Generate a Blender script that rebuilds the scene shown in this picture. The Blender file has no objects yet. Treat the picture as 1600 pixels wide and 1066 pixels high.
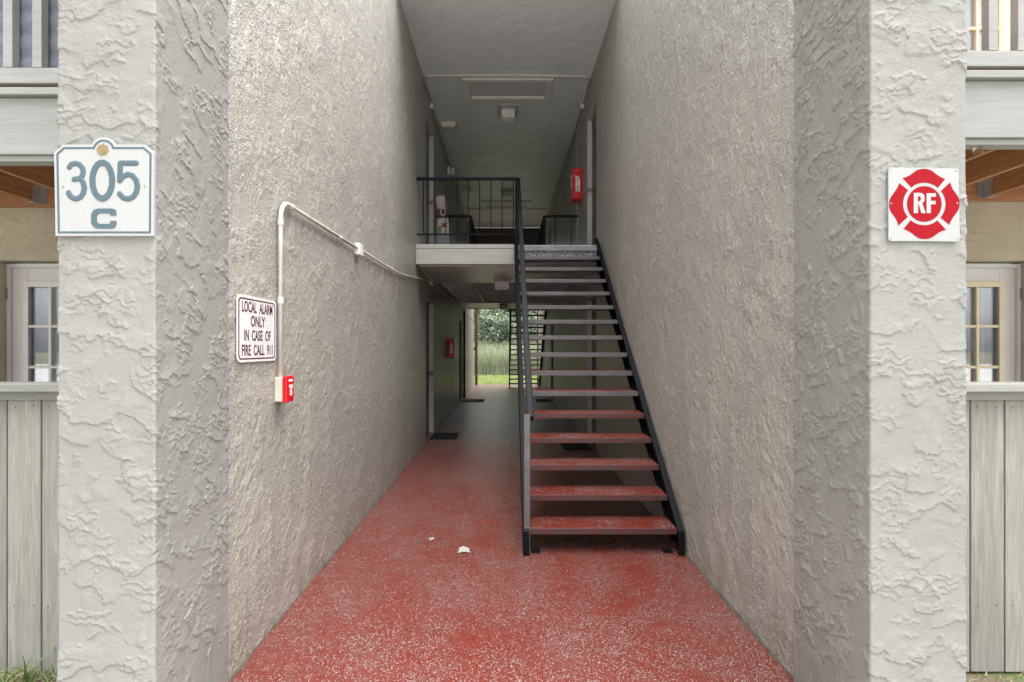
import bpy, math, random
import numpy as np
from mathutils import Vector, Matrix

R = math.radians
SC = bpy.context.scene
COL = SC.collection

# ------------------------------------------------------------------ camera
FPX, VPX, VPY, EYE = 900.0, 789.5, 543.0, 1.40      # focal length and vanishing point of the photograph (1600 px wide)
cd = bpy.data.cameras.new('camera')
cam = bpy.data.objects.new('camera', cd); COL.objects.link(cam)
cam.location = (0, 0, EYE); cam.rotation_euler = (R(90), 0, 0)
cd.sensor_width = 36.0; cd.lens = 36.0 * FPX / 1600.0
cd.shift_x = (800 - VPX) / 1600.0; cd.shift_y = (VPY - 533) / 1600.0
cd.clip_start = 0.05; cd.clip_end = 600
SC.camera = cam

# ------------------------------------------------------------------ overcast sky, soft sun, exposure
SUN_EL, SUN_AZ = 76.0, 74.0            # elevation; degrees to the right of straight behind the camera
w = bpy.data.worlds.new('World'); SC.world = w; w.use_nodes = True
nt = w.node_tree; nt.nodes.clear()
sky = nt.nodes.new('ShaderNodeTexSky'); sky.sky_type = 'NISHITA'; sky.sun_disc = False
sky.sun_elevation = R(SUN_EL); sky.sun_rotation = R(180 - SUN_AZ)
sky.air_density = 1.0; sky.dust_density = 3.0; sky.ozone_density = 1.0
hs = nt.nodes.new('ShaderNodeHueSaturation'); hs.inputs['Saturation'].default_value = 0.12   # cloud cover: nearly grey sky
bg = nt.nodes.new('ShaderNodeBackground'); bg.inputs['Strength'].default_value = 0.12
wo = nt.nodes.new('ShaderNodeOutputWorld')
nt.links.new(sky.outputs[0], hs.inputs['Color']); nt.links.new(hs.outputs[0], bg.inputs['Color']); nt.links.new(bg.outputs[0], wo.inputs[0])
sl = bpy.data.lights.new('sun', 'SUN'); sl.energy = 2.6; sl.angle = R(85); sl.color = (1.0, 0.965, 0.91)
sun = bpy.data.objects.new('sun', sl); COL.objects.link(sun)
sdir = Vector((math.sin(R(SUN_AZ)) * math.cos(R(SUN_EL)), -math.cos(R(SUN_AZ)) * math.cos(R(SUN_EL)), math.sin(R(SUN_EL))))
sun.rotation_euler = sdir.to_track_quat('Z', 'Y').to_euler(); sun.location = (6, -8, 12)
vs = SC.view_settings
vs.view_transform = 'Standard'; vs.look = 'None'; vs.gamma = 1.0; vs.use_curve_mapping = False
vs.exposure = 1.85
SC.cycles.max_bounces = 14; SC.cycles.diffuse_bounces = 12; SC.cycles.glossy_bounces = 4
SC.cycles.transmission_bounces = 6; SC.cycles.sample_clamp_indirect = 6.0
SC.cycles.caustics_reflective = False; SC.cycles.caustics_refractive = False
SC.cycles.use_denoising = True

random.seed(7)

# ------------------------------------------------------------------ helpers: measuring, meshes, objects
def at(px, py, depth):                      # point of the photograph at a known distance
    return Vector(((px - VPX) / FPX * depth, depth, EYE + (VPY - py) / FPX * depth))

class MB:
    def __init__(s): s.v = []; s.f = []
    def add(s, vs_, fs_):
        o = len(s.v); s.v += [tuple(p) for p in vs_]; s.f += [tuple(i + o for i in q) for q in fs_]; return s
    def box(s, x0, x1, y0, y1, z0, z1):
        x0, x1 = min(x0, x1), max(x0, x1); y0, y1 = min(y0, y1), max(y0, y1); z0, z1 = min(z0, z1), max(z0, z1)
        return s.add([(x0,y0,z0),(x1,y0,z0),(x1,y1,z0),(x0,y1,z0),(x0,y0,z1),(x1,y0,z1),(x1,y1,z1),(x0,y1,z1)],
                     [(0,3,2,1),(4,5,6,7),(0,1,5,4),(1,2,6,5),(2,3,7,6),(3,0,4,7)])
    def bar(s, a, b, wx, wz, up=(0,0,1)):   # rectangular bar from a to b
        a, b = Vector(a), Vector(b); d = (b - a).normalized(); u = Vector(up)
        if abs(d.dot(u)) > .99: u = Vector((0,1,0))
        sd = d.cross(u).normalized(); u2 = sd.cross(d).normalized(); P = []
        for c in (a, b):
            for (i, j) in ((-1,-1),(1,-1),(1,1),(-1,1)): P.append(c + sd*i*wx/2 + u2*j*wz/2)
        return s.add(P, [(0,3,2,1),(4,5,6,7),(0,1,5,4),(1,2,6,5),(2,3,7,6),(3,0,4,7)])
    def tube(s, pts, r, n=10, cap=True):
        pts = [Vector(p) for p in pts]; rr = r if isinstance(r, (list, tuple)) else [r]*len(pts)
        P = []; F = []; prev = None
        for i, p in enumerate(pts):
            d = (pts[min(i+1, len(pts)-1)] - pts[max(i-1, 0)]).normalized()
            if prev is None:
                u = Vector((0,0,1)) if abs(d.z) < .9 else Vector((0,1,0))
                prev = (u - d*u.dot(d)).normalized()
            else:
                prev = (prev - d*prev.dot(d)).normalized()
            q = d.cross(prev)
            for k in range(n):
                t = 2*math.pi*k/n; P.append(p + (prev*math.cos(t) + q*math.sin(t))*rr[i])
        for i in range(len(pts)-1):
            for k in range(n): F.append((i*n+k, i*n+(k+1)%n, (i+1)*n+(k+1)%n, (i+1)*n+k))
        if cap: F.append(tuple(range(n-1,-1,-1))); F.append(tuple((len(pts)-1)*n+k for k in range(n)))
        return s.add(P, F)
    def prism(s, poly, fn, d0, d1):         # 2-D outline (u, v) extruded from d0 to d1, mapped by fn(u, v, d)
        n = len(poly); A = sum(poly[i][0]*poly[(i+1)%n][1]-poly[(i+1)%n][0]*poly[i][1] for i in range(n))
        if A < 0: poly = poly[::-1]
        P = [fn(u, v, d0) for u, v in poly] + [fn(u, v, d1) for u, v in poly]
        F = [tuple(range(n-1,-1,-1)), tuple(range(n, 2*n))] + [(i, (i+1)%n, n+(i+1)%n, n+i) for i in range(n)]
        return s.add(P, F)
    def ring(s, outer, inner, fn, d0, d1):  # band between two outlines of equal point count
        n = len(outer); P = [fn(u,v,d0) for u,v in outer]+[fn(u,v,d0) for u,v in inner]+[fn(u,v,d1) for u,v in outer]+[fn(u,v,d1) for u,v in inner]
        F = []
        for i in range(n):
            j = (i+1)%n
            F += [(2*n+i,2*n+j,3*n+j,3*n+i), (i,n+i,n+j,j), (i,j,2*n+j,2*n+i), (n+i,3*n+i,3*n+j,n+j)]
        return s.add(P, F)
    def sphere(s, c, r, n=10, m=6):
        c = Vector(c); P = []; F = []
        for i in range(m+1):
            t = math.pi*i/m
            for k in range(n):
                a = 2*math.pi*k/n; P.append(c + Vector((math.sin(t)*math.cos(a), math.sin(t)*math.sin(a), math.cos(t)))*r)
        for i in range(m):
            for k in range(n): F.append((i*n+k, (i+1)*n+k, (i+1)*n+(k+1)%n, i*n+(k+1)%n))
        return s.add(P, F)
    def build(s, name, mat, parent=None, bevel=0, smooth=False, recalc=False):
        off = Vector((0,0,0)); p = parent
        while p is not None: off += p.location; p = p.parent
        me = bpy.data.meshes.new(name)
        me.from_pydata([(a-off.x, b-off.y, c-off.z) for a, b, c in s.v], [], s.f); me.update()
        if recalc:
            import bmesh
            b = bmesh.new(); b.from_mesh(me); bmesh.ops.recalc_face_normals(b, faces=b.faces); b.to_mesh(me); b.free()
        if smooth:
            for pl in me.polygons: pl.use_smooth = True
        o = bpy.data.objects.new(name, me); COL.objects.link(o)
        me.materials.append(MAT[mat] if isinstance(mat, str) else mat)
        if parent: o.parent = parent
        if bevel:
            m = o.modifiers.new('bevel', 'BEVEL'); m.width = bevel; m.segments = 2; m.limit_method = 'ANGLE'; m.angle_limit = R(40)
        return o

def tag(o, label=None, cat=None, group=None, kind=None):
    if label: o['label'] = label
    if cat: o['category'] = cat
    if group: o['group'] = group
    if kind: o['kind'] = kind
    return o
def thing(name, loc, label, cat, group=None):
    o = bpy.data.objects.new(name, None); COL.objects.link(o); o.location = loc; o.empty_display_size = .1
    return tag(o, label, cat, group)
def box(name, mat, parent, x0, x1, y0, y1, z0, z1, bevel=0):
    return MB().box(x0, x1, y0, y1, z0, z1).build(name, mat, parent, bevel)
def copy_tree(o, parent=None):
    c = o.copy(); COL.objects.link(c); c.parent = parent
    for ch in [k for k in bpy.data.objects if k.parent == o]: copy_tree(ch, c)
    return c
def rrect(x0, x1, y0, y1, r, n=5):
    P = []
    for cx, cy, a0 in ((x1-r,y1-r,0),(x0+r,y1-r,90),(x0+r,y0+r,180),(x1-r,y0+r,270)):
        for k in range(n+1):
            a = R(a0 + 90*k/n); P.append((cx+r*math.cos(a), cy+r*math.sin(a)))
    return P
def text_mesh(name, txt, mat, parent, matrix, size, sx=1.0, extrude=.0008, offset=0.0, align='CENTER'):
    cu = bpy.data.curves.new(name, 'FONT'); cu.body = txt; cu.size = size; cu.align_x = align; cu.align_y = 'CENTER'
    cu.extrude = extrude; cu.offset = offset; cu.resolution_u = 4
    tmp = bpy.data.objects.new('tmp', cu); COL.objects.link(tmp)
    dg = bpy.context.evaluated_depsgraph_get(); dg.update()
    me = bpy.data.meshes.new_from_object(tmp.evaluated_get(dg))
    bpy.data.objects.remove(tmp); bpy.data.curves.remove(cu)
    M = matrix @ Matrix.Diagonal((sx, 1, 1, 1)); me.transform(M)
    off = Vector((0,0,0)); p = parent
    while p is not None: off += p.location; p = p.parent
    me.transform(Matrix.Translation(-off)); me.name = name
    o = bpy.data.objects.new(name, me); COL.objects.link(o); me.materials.clear(); me.materials.append(MAT[mat]); o.parent = parent
    return o

# ------------------------------------------------------------------ materials
MAT = {}
class NT:
    def __init__(s, name):
        s.m = bpy.data.materials.new(name); s.m.use_nodes = True; s.t = s.m.node_tree; s.b = s.t.nodes['Principled BSDF']; MAT[name] = s.m
    def n(s, typ, **kw):
        o = s.t.nodes.new('ShaderNode' + typ)
        for k, v in kw.items():
            if hasattr(o, k): setattr(o, k, v)
        return o
    def l(s, a, b): s.t.links.new(a, b)
    def put(s, sock, v):
        if isinstance(v, (int, float)): sock.default_value = v
        elif isinstance(v, tuple): sock.default_value = v if len(v) == len(sock.default_value) else v + (1,)
        else: s.l(v, sock)
    def math(s, op, a, b=0.0, clamp=False):
        o = s.n('Math', operation=op, use_clamp=clamp); s.put(o.inputs[0], a); s.put(o.inputs[1], b); return o.outputs[0]
    def noise(s, vec, scale, detail=3, rough=.55, dist=0.0):
        o = s.n('TexNoise'); s.l(vec, o.inputs['Vector']); o.inputs['Scale'].default_value = scale
        o.inputs['Detail'].default_value = detail; o.inputs['Roughness'].default_value = rough; o.inputs['Distortion'].default_value = dist
        return o.outputs['Fac']
    def ramp(s, fac, a, b, lo=0.0, hi=1.0):     # smooth map range
        o = s.n('MapRange'); o.interpolation_type = 'SMOOTHSTEP'; s.put(o.inputs[0], fac)
        o.inputs[1].default_value = a; o.inputs[2].default_value = b; o.inputs[3].default_value = lo; o.inputs[4].default_value = hi
        return o.outputs[0]
    def mix(s, fac, a, b):
        o = s.n('Mix'); o.data_type = 'RGBA'; s.put(o.inputs[0], fac); s.put(o.inputs[6], a); s.put(o.inputs[7], b); return o.outputs[2]
    def coord(s, scale=(1,1,1), which='Object'):
        c = s.n('TexCoord'); m = s.n('Mapping'); s.l(c.outputs[which], m.inputs[0]); m.inputs['Scale'].default_value = scale; return m.outputs[0]
    def bump(s, h, dist, strength=1.0, normal=None):
        o = s.n('Bump'); s.put(o.inputs['Height'], h); o.inputs['Distance'].default_value = dist; o.inputs['Strength'].default_value = strength
        if normal: s.l(normal, o.inputs['Normal'])
        return o.outputs[0]
    def rand(s): return s.n('ObjectInfo').outputs['Random']
    def out(s, col=None, rough=None, nor=None, metal=None, spec=None):
        if col is not None: s.put(s.b.inputs['Base Color'], col)
        if rough is not None: s.put(s.b.inputs['Roughness'], rough)
        if nor is not None: s.l(nor, s.b.inputs['Normal'])
        if metal is not None: s.b.inputs['Metallic'].default_value = metal
        if spec is not None: s.b.inputs['Specular IOR Level'].default_value = spec
        return s.m
def scl(c, k): return tuple(min(1, x*k) for x in c)

def plain(name, col, rough=.5, var=.12, scale=8, bumpd=.0, bscale=60, metal=0.0, spec=None, stretch=(1,1,1)):
    t = NT(name); v = t.coord(stretch); n = t.noise(v, scale, 4)
    c = t.mix(t.ramp(n, .3, .7), scl(col, 1-var), scl(col, 1+var))
    nor = t.bump(t.noise(v, bscale, 3), bumpd) if bumpd else None
    t.out(c, t.ramp(t.noise(v, scale*2, 3), .3, .7, max(.05, rough-.08), min(1, rough+.08)), nor, metal, spec)

def stucco(name, col, rough, amp, grime=.0, spec=.35, light=.05, vscale=1.0, geo=False):
    """skip-trowelled stucco: terraces of plaster with torn lips; colour varies only in patches of paint and dirt"""
    t = NT(name); c = t.n('TexCoord'); v = t.coord((vscale,)*3)
    sp = t.n('SeparateXYZ'); t.l(c.outputs['Object'], sp.inputs[0]); z = sp.outputs[2]
    big = t.noise(v, 1.3, 3); mid = t.noise(v, 9, 4)
    col2 = t.mix(t.ramp(big, .3, .7), scl(col, 1-light), scl(col, 1+light))
    col3 = t.mix(t.ramp(mid, .35, .75, 0, .35), col2, scl(col, 1.1))
    if grime:
        g = t.math('MULTIPLY', t.ramp(z, .02, .35, 1, 0), t.ramp(t.noise(v, 5, 4), .38, .68))
        col3 = t.mix(t.math('MULTIPLY', g, grime), col3, (col[0]*.62, col[1]*.52, col[2]*.40))
        st = t.noise(t.coord((3.2, 3.2, .28)), 2.2, 4)     # water runs down the wall
        col3 = t.mix(t.ramp(st, .55, .8, 0, .22), col3, scl(col, .78))
    fine = t.noise(v, 120, 3)
    if True:
        n1 = t.noise(v, 6.5, 5, .62, .15)
        s1 = t.math('FRACT', t.math('ADD', t.math('MULTIPLY', n1, 4.0), t.math('MULTIPLY', z, 6.0)))
        s1 = t.math('POWER', t.math('SUBTRACT', 1.0, s1), 1.3)
        m1 = t.ramp(t.noise(v, 4.2, 4), .43, .57)
        n2 = t.noise(v, 26, 4, .62, .2)
        s2 = t.math('FRACT', t.math('ADD', t.math('MULTIPLY', n2, 4.0), t.math('MULTIPLY', z, 14.0)))
        s2 = t.math('POWER', t.math('SUBTRACT', 1.0, s2), 1.4)
        m2 = t.ramp(t.noise(v, 6.0, 4), .44, .58)
        rid = t.math('ABSOLUTE', t.math('SUBTRACT', t.noise(v, 42, 3, .55, .3), .5))
        m3 = t.ramp(t.noise(v, 2.6, 4), .44, .60, .35, 1)
        h = t.math('ADD', t.math('MULTIPLY', s1, m1), t.math('MULTIPLY', t.math('MULTIPLY', s2, m2), .55))
        h = t.math('ADD', h, t.math('MULTIPLY', t.math('MULTIPLY', t.ramp(rid, 0, .075, 1, 0), m3), .5))
        h = t.math('ADD', h, t.math('MULTIPLY', fine, .14))
        nor = t.bump(h, amp)
    t.out(col3, rough, nor, spec=spec)

stucco('stucco_wall', (.405, .388, .352), .32, .0100, grime=.4, spec=.5)
stucco('stucco_pillar', (.235, .234, .225), .65, .0011, geo=True, light=.05, grime=.35)
stucco('stucco_patio', (.50, .45, .36), .7, .004)
stucco('stucco_ceiling', (.76, .81, .83), .24, .004, vscale=.8)
plain('fascia_white', (.48, .475, .455), .5, .08, 3, .0015, 30, stretch=(1, 8, 8))
plain('trim_white', (.72, .71, .69), .45, .06, 4)
plain('jamb', (.50, .49, .475), .5, .06, 6)
plain('door_dark', (.035, .033, .036), .35, .2, 4)
plain('conduit', (.60, .585, .55), .45, .08, 12)
plain('plastic_white', (.80, .80, .80), .3, .04, 9)
plain('plastic_grey', (.42, .42, .43), .4, .06, 9)
plain('box_beige', (.66, .62, .54), .45, .05, 9)
plain('sign_white', (.35, .355, .36), .28, .02, 6)
plain('notice_white', (.72, .72, .74), .3, .02, 6)
plain('sign_slate', (.062, .10, .122), .4, .05, 20)
plain('sign_gold', (.22, .15, .045), .4, .08, 30)
plain('sign_red', (.265, .0012, .008), .4, .06, 6, spec=.15)
plain('sign_maroon', (.075, .010, .015), .4, .1, 20)
plain('alarm_red', (.68, .008, .02), .25, .06, 8)
plain('screw', (.35, .34, .33), .35, .1, 20, metal=.8)
plain('black_rubber', (.012, .012, .013), .85, .25, 30, .002, 120)
plain('mat_tan', (.17, .13, .10), .9, .2, 30, .002, 120)
plain('brown_paint', (.15, .075, .042), .5, .12, 5)
plain('brown_header', (.075, .05, .04), .5, .15, 3)
plain('joist_paint', (.58, .60, .60), .5, .12, 5, .001, 30)
plain('galvanised', (.46, .48, .50), .4, .15, 25, metal=.7)
plain('paper', (.38, .375, .365), .8, .04, 10)
plain('metal_plate', (.27, .275, .295), .42, .2, 8)
plain('landing_pale_bounce', (.70, .69, .67), .4, .08, 3, .001, 40)  # unseen upper floor, made pale to bounce daylight onto the ceiling
plain('concrete', (.60, .59, .56), .85, .12, 5, .002, 60)
plain('trunk', (.12, .095, .07), .9, .3, 6, .01, 14)
plain('trim_cream', (.70, .62, .44), .45, .05, 8)
plain('curtain', (.82, .83, .87), .9, .05, 6)
plain('door_white', (.66, .65, .66), .4, .03, 4)
plain('totem_pink', (.62, .46, .43), .6, .08, 14)
plain('totem_red', (.10, .025, .025), .6, .1, 14)
plain('totem_white', (.62, .62, .60), .6, .12, 14)
plain('totem_green', (.26, .28, .10), .6, .12, 14)
plain('totem_leaf', (.30, .055, .05), .6, .1, 14)
plain('totem_grey', (.42, .43, .47), .6, .1, 14)
plain('lot_pale_bounce', (.60, .59, .56), .9, .2, 3, .004, 60)  # unseen lot behind the camera, paled to bounce daylight into the passage

# worn black-blue enamel on the stair steel
t = NT('stair_steel'); v = t.coord(); n = t.noise(v, 30, 5, .7)
wear = t.ramp(t.noise(v, 55, 5, .75), .66, .78)
t.out(t.mix(t.math('MULTIPLY', wear, .5), t.mix(t.ramp(n, .3, .7), (.006, .006, .008), (.011, .0105, .014)), (.13, .12, .125)), t.ramp(n, .3, .7, .42, .6), t.bump(t.noise(v, 90, 3), .0008), spec=.12)
t = NT('tread_edge'); v = t.coord((1, 6, 6)); n = t.noise(v, 6, 5, .6); wear = t.ramp(t.noise(t.coord((.6, 3, 3)), 14, 5, .7), .54, .72)
t.out(t.mix(t.math('MULTIPLY', wear, .55), t.mix(t.ramp(n, .3, .7), (.10, .098, .105), (.15, .146, .155)), (.28, .25, .245)), .40, t.bump(n, .0006))

t = NT('tread_edge_worn'); v = t.coord((1, 4, 4)); n = t.noise(v, 9, 5, .65); n2 = t.noise(t.coord((1, 2, 2)), 30, 4, .7)
c = t.mix(t.ramp(n, .42, .58), (.075, .05, .05), (.135, .032, .028)); c = t.mix(t.ramp(n2, .60, .74, 0, .6), c, (.34, .27, .26))
t.out(c, .5, t.bump(n2, .0015))

def red_floor(name, scale_fleck=170.0, far_sheen=True, thr=.765):
    t = NT(name); v = t.coord()
    big = t.noise(v, 1.1, 4, .6); mid = t.noise(v, 4.2, 5, .65); fin = t.noise(v, 30, 4, .6)
    col = t.mix(t.ramp(mid, .35, .68), (.158, .024, .014), (.145, .032, .026))
    col = t.mix(t.ramp(big, .46, .70, 0, .5), col, (.165, .068, .062))          # faded, scuffed paint
    col = t.mix(t.ramp(fin, .45, .7, 0, .25), col, (.13, .02, .015))
    dens = t.math('ADD', t.math('MULTIPLY', mid, .75), t.math('MULTIPLY', t.noise(v, 2.0, 3), .6))
    for sc_, k, cc, offs in ((scale_fleck, .03, (.40, .38, .365), 0), (scale_fleck*.72, -.03, (.37, .345, .33), 3.7), (scale_fleck*1.3, .02, (.045, .04, .04), 7.1)):
        mp = t.n('Mapping'); t.l(v, mp.inputs[0]); mp.inputs['Location'].default_value = (offs, offs, 0)
        wv = t.n('TexVoronoi'); t.l(mp.outputs[0], wv.inputs['Vector']); wv.inputs['Scale'].default_value = sc_
        s2 = t.n('SeparateColor'); t.l(wv.outputs['Color'], s2.inputs[0])
        hit = t.math('GREATER_THAN', t.math('ADD', s2.outputs[0], t.math('MULTIPLY', t.math('SUBTRACT', dens, .68), 1.0)), thr - k)
        small = t.math('LESS_THAN', wv.outputs['Distance'], t.math('MULTIPLY_ADD', s2.outputs[1], .22))
        sm = t.n('Math'); sm.operation = 'MULTIPLY_ADD'; t.l(s2.outputs[1], sm.inputs[0]); sm.inputs[1].default_value = .25; sm.inputs[2].default_value = .24
        small = t.math('LESS_THAN', wv.outputs['Distance'], sm.outputs[0])
        col = t.mix(t.math('MULTIPLY', t.math('MULTIPLY', hit, small), .92), col, cc)
    if far_sheen:                                                            # inner hall: grey sheen from the exit and extra bounce painted into the colour
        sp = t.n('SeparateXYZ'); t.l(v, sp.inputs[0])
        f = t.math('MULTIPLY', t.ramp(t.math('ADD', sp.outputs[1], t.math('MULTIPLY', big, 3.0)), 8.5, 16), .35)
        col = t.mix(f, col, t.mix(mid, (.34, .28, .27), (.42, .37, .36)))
    nor = t.bump(t.math('ADD', t.noise(v, 160, 2), t.math('MULTIPLY', t.noise(v, 22, 3), 1.2)), .0012, .8)
    t.out(col, t.ramp(fin, .3, .7, .24, .40), nor, spec=.5)
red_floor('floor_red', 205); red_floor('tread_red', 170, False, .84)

# weathered painted timber of fences; raw framing timber; both with grain along one axis
def wood(name, c0, c1, stretch, rough=.6, b=.0015, knots=.0, jitter=.12):
    t = NT(name); rnd = t.rand(); tc = t.n('TexCoord'); mp = t.n('Mapping'); t.l(tc.outputs['Object'], mp.inputs[0]); mp.inputs['Scale'].default_value = stretch
    cb = t.n('CombineXYZ'); t.l(t.math('MULTIPLY', rnd, 37.0), cb.inputs[0]); t.l(t.math('MULTIPLY', rnd, 19.0), cb.inputs[2]); t.l(cb.outputs[0], mp.inputs['Location'])
    v = mp.outputs[0]; g = t.noise(v, 6, 6, .65, 1.2); g2 = t.noise(v, 1.2, 3)
    c = t.mix(t.ramp(g, .3, .72), c0, c1)
    c = t.mix(t.ramp(g2, .35, .7, 0, .35), c, scl(c0, .8))
    if knots:
        mk = t.n('Mapping'); t.l(tc.outputs['Object'], mk.inputs[0]); mk.inputs['Scale'].default_value = (6.5, 6.5, 2.6); t.l(cb.outputs[0], mk.inputs['Location'])
        vo = t.n('TexVoronoi'); t.l(mk.outputs[0], vo.inputs['Vector']); vo.inputs['Scale'].default_value = 1.0
        d = t.math('ADD', vo.outputs['Distance'], t.math('MULTIPLY', g, .06))
        c = t.mix(t.math('MULTIPLY', t.ramp(d, .05, .16, 1, 0), knots), c, scl(c0, .45))
    hsv = t.n('HueSaturation'); t.l(c, hsv.inputs['Color']); t.l(t.ramp(rnd, 0, 1, 1-jitter, 1+jitter), hsv.inputs['Value'])
    t.out(hsv.outputs[0], rough, t.bump(g, b))
wood('fence_wood', (.23, .222, .20), (.345, .338, .312), (9, 9, .55), .7, .004, knots=.6)
wood('fence_cap', (.25, .25, .238), (.315, .312, .30), (.55, 9, 9), .65, .002)
wood('white_wood', (.265, .265, .265), (.325, .325, .32), (.5, 9, 9), .5, .001, jitter=.03)
wood('joist_wood', (.32, .15, .068), (.56, .30, .14), (9, .5, 9), .6, .002)
wood('joist_pale', (.50, .27, .11), (.70, .43, .20), (9, .5, 9), .6, .002)
wood('ledger_wood', (.36, .15, .075), (.52, .25, .13), (.5, 9, 9), .6, .002)

# quilted cloth
t = NT('quilt'); v = t.coord(); n = t.noise(v, 40, 4)
t.out(t.mix(n, (.105, .115, .15), (.19, .205, .25)), .9, t.bump(t.noise(v, 220, 2), .001))
# chequered plate with worn flecks
t = NT('chequer_plate'); v = t.coord((1, 1, 1)); n = t.noise(v, 45, 4, .6, 2.0)
t.out(t.mix(t.ramp(n, .46, .56), (.05, .055, .075), (.42, .43, .46)), .4, t.bump(n, .002))
# glass
t = NT('window_glass'); tr = t.n('BsdfTransparent'); gl = t.n('BsdfGlossy'); gl.inputs['Roughness'].default_value = .02; gl.inputs['Color'].default_value = (.9, .92, .95, 1)
mx = t.n('MixShader'); mx.inputs[0].default_value = .17; t.l(tr.outputs[0], mx.inputs[1]); t.l(gl.outputs[0], mx.inputs[2])
tr.inputs[0].default_value = (.86, .88, .90, 1); t.l(mx.outputs[0], [k for k in t.t.nodes if k.type == 'OUTPUT_MATERIAL'][0].inputs[0])
t = NT('bulb_glass'); t.out((.95, .95, .95), .02); t.b.inputs['Transmission Weight'].default_value = 1.0; t.b.inputs['IOR'].default_value = 1.3
# ground and plants
t = NT('lawn_soil'); v = t.coord(); n = t.noise(v, 2.5, 5, .65); n2 = t.noise(v, 40, 4)
t.out(t.mix(t.ramp(n, .4, .62), t.mix(n2, (.10, .075, .05), (.20, .16, .11)), t.mix(n2, (.06, .10, .025), (.13, .17, .05))), .95, t.bump(n2, .02))
def leafmat(name, a, b, c, spec=.3, trans=.25):
    t = NT(name); g = t.n('NewGeometry'); r = g.outputs['Random Per Island']
    col = t.mix(t.ramp(r, 0, .6), a, b); col = t.mix(t.ramp(r, .6, 1), col, c)
    t.out(col, .5, spec=spec)
    tr = t.n('BsdfTranslucent'); t.l(col, tr.inputs[0]); mx = t.n('MixShader'); mx.inputs[0].default_value = trans
    o = [k for k in t.t.nodes if k.type == 'OUTPUT_MATERIAL'][0]
    t.l(t.b.outputs[0], mx.inputs[1]); t.l(tr.outputs[0], mx.inputs[2]); t.l(mx.outputs[0], o.inputs[0])
leafmat('leaf_dark', (.05, .10, .04), (.10, .17, .07), (.18, .26, .12))
leafmat('leaf_silver', (.14, .19, .13), (.22, .28, .20), (.33, .38, .30))
leafmat('leaf_mid', (.08, .14, .04), (.13, .20, .07), (.20, .27, .11))
leafmat('reed', (.24, .29, .17), (.35, .40, .26), (.50, .52, .38))
leafmat('grass', (.17, .26, .06), (.26, .35, .09), (.36, .41, .16))
leafmat('weed_green', (.12, .18, .06), (.18, .25, .09), (.27, .33, .14))
leafmat('straw', (.30, .24, .15), (.42, .35, .24), (.55, .49, .38), trans=.1)

# ------------------------------------------------------------------ dimensions of the place (metres, measured from the camera's foot)
XL, XR = -1.162, 1.221            # faces of the two breezeway walls
Y0, Y1 = 2.30, 21.30              # near and far end of the walls
ZC = 5.244                        # ceiling
ZF = 2.735                        # upper floor
ZS = 2.492                        # underside of the upper landing
LN0, LN1, LF0, LF1 = 7.50, 9.75, 14.25, 16.25     # near landing and far landing

# ------------------------------------------------------------------ ground
tag(MB().box(-150, 150, -150, 250, -.6, -.06).build('ground', 'lawn_soil'), kind='structure')
tag(MB().box(-60, 60, -40, -4.5, -.09, -.045).build('parking_lot', 'lot_pale_bounce'), kind='structure')
tag(MB().box(-1.9, 1.9, -4.5, 1.55, -.1, -.012).build('footpath', 'concrete'), kind='structure')
tag(MB().box(-1.30, 1.36, 1.56, Y1 + .35, -.15, 0).build('floor', 'floor_red'), kind='structure')
tag(MB().box(-7, -1.362, 2.62, 4.6, -.15, -.01).build('patio_slab', 'concrete'), kind='structure')
tag(MB().box(1.421, 7, 2.62, 4.6, -.15, -.01).build('patio_slab', 'concrete'), kind='structure')
tag(MB().box(-8, 8, 6.1, 18.5, ZC, ZC + .25).build('ceiling', 'stucco_ceiling'), kind='structure')  # near edge cut back out of view so daylight falls in

# ------------------------------------------------------------------ breezeway walls with door openings
def wall_mesh(xf, sgn, th, y0, y1, z0, z1, holes, mat, parent, name='wall_face'):
    """wall whose visible face lies at x = xf; sgn points into the wall; holes = (y0, y1, z0, z1)"""
    ys = sorted({y0, y1, *[h[0] for h in holes], *[h[1] for h in holes]}); zs = sorted({z0, z1, *[h[2] for h in holes], *[h[3] for h in holes]})
    m = MB(); xb = xf + sgn*th
    def inside(y, z): return any(h[0] < y < h[1] and h[2] < z < h[3] for h in holes)
    for i in range(len(ys)-1):
        for j in range(len(zs)-1):
            if inside((ys[i]+ys[i+1])/2, (zs[j]+zs[j+1])/2): continue
            for x in (xf, xb): m.add([(x,ys[i],zs[j]),(x,ys[i+1],zs[j]),(x,ys[i+1],zs[j+1]),(x,ys[i],zs[j+1])], [(0,1,2,3)])
    for (a, b, c, d) in holes + [(y0, y1, z0, z1)]:
        m.add([(xf,a,c),(xb,a,c),(xb,a,d),(xf,a,d)], [(0,1,2,3)]); m.add([(xf,b,c),(xb,b,c),(xb,b,d),(xf,b,d)], [(0,1,2,3)])
        m.add([(xf,a,d),(xb,a,d),(xb,b,d),(xf,b,d)], [(0,1,2,3)])
        if c > z0 + .01 or (a, b) == (y0, y1): m.add([(xf,a,c),(xb,a,c),(xb,b,c),(xf,b,c)], [(0,1,2,3)])
    return m.build(name, mat, parent)

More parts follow.
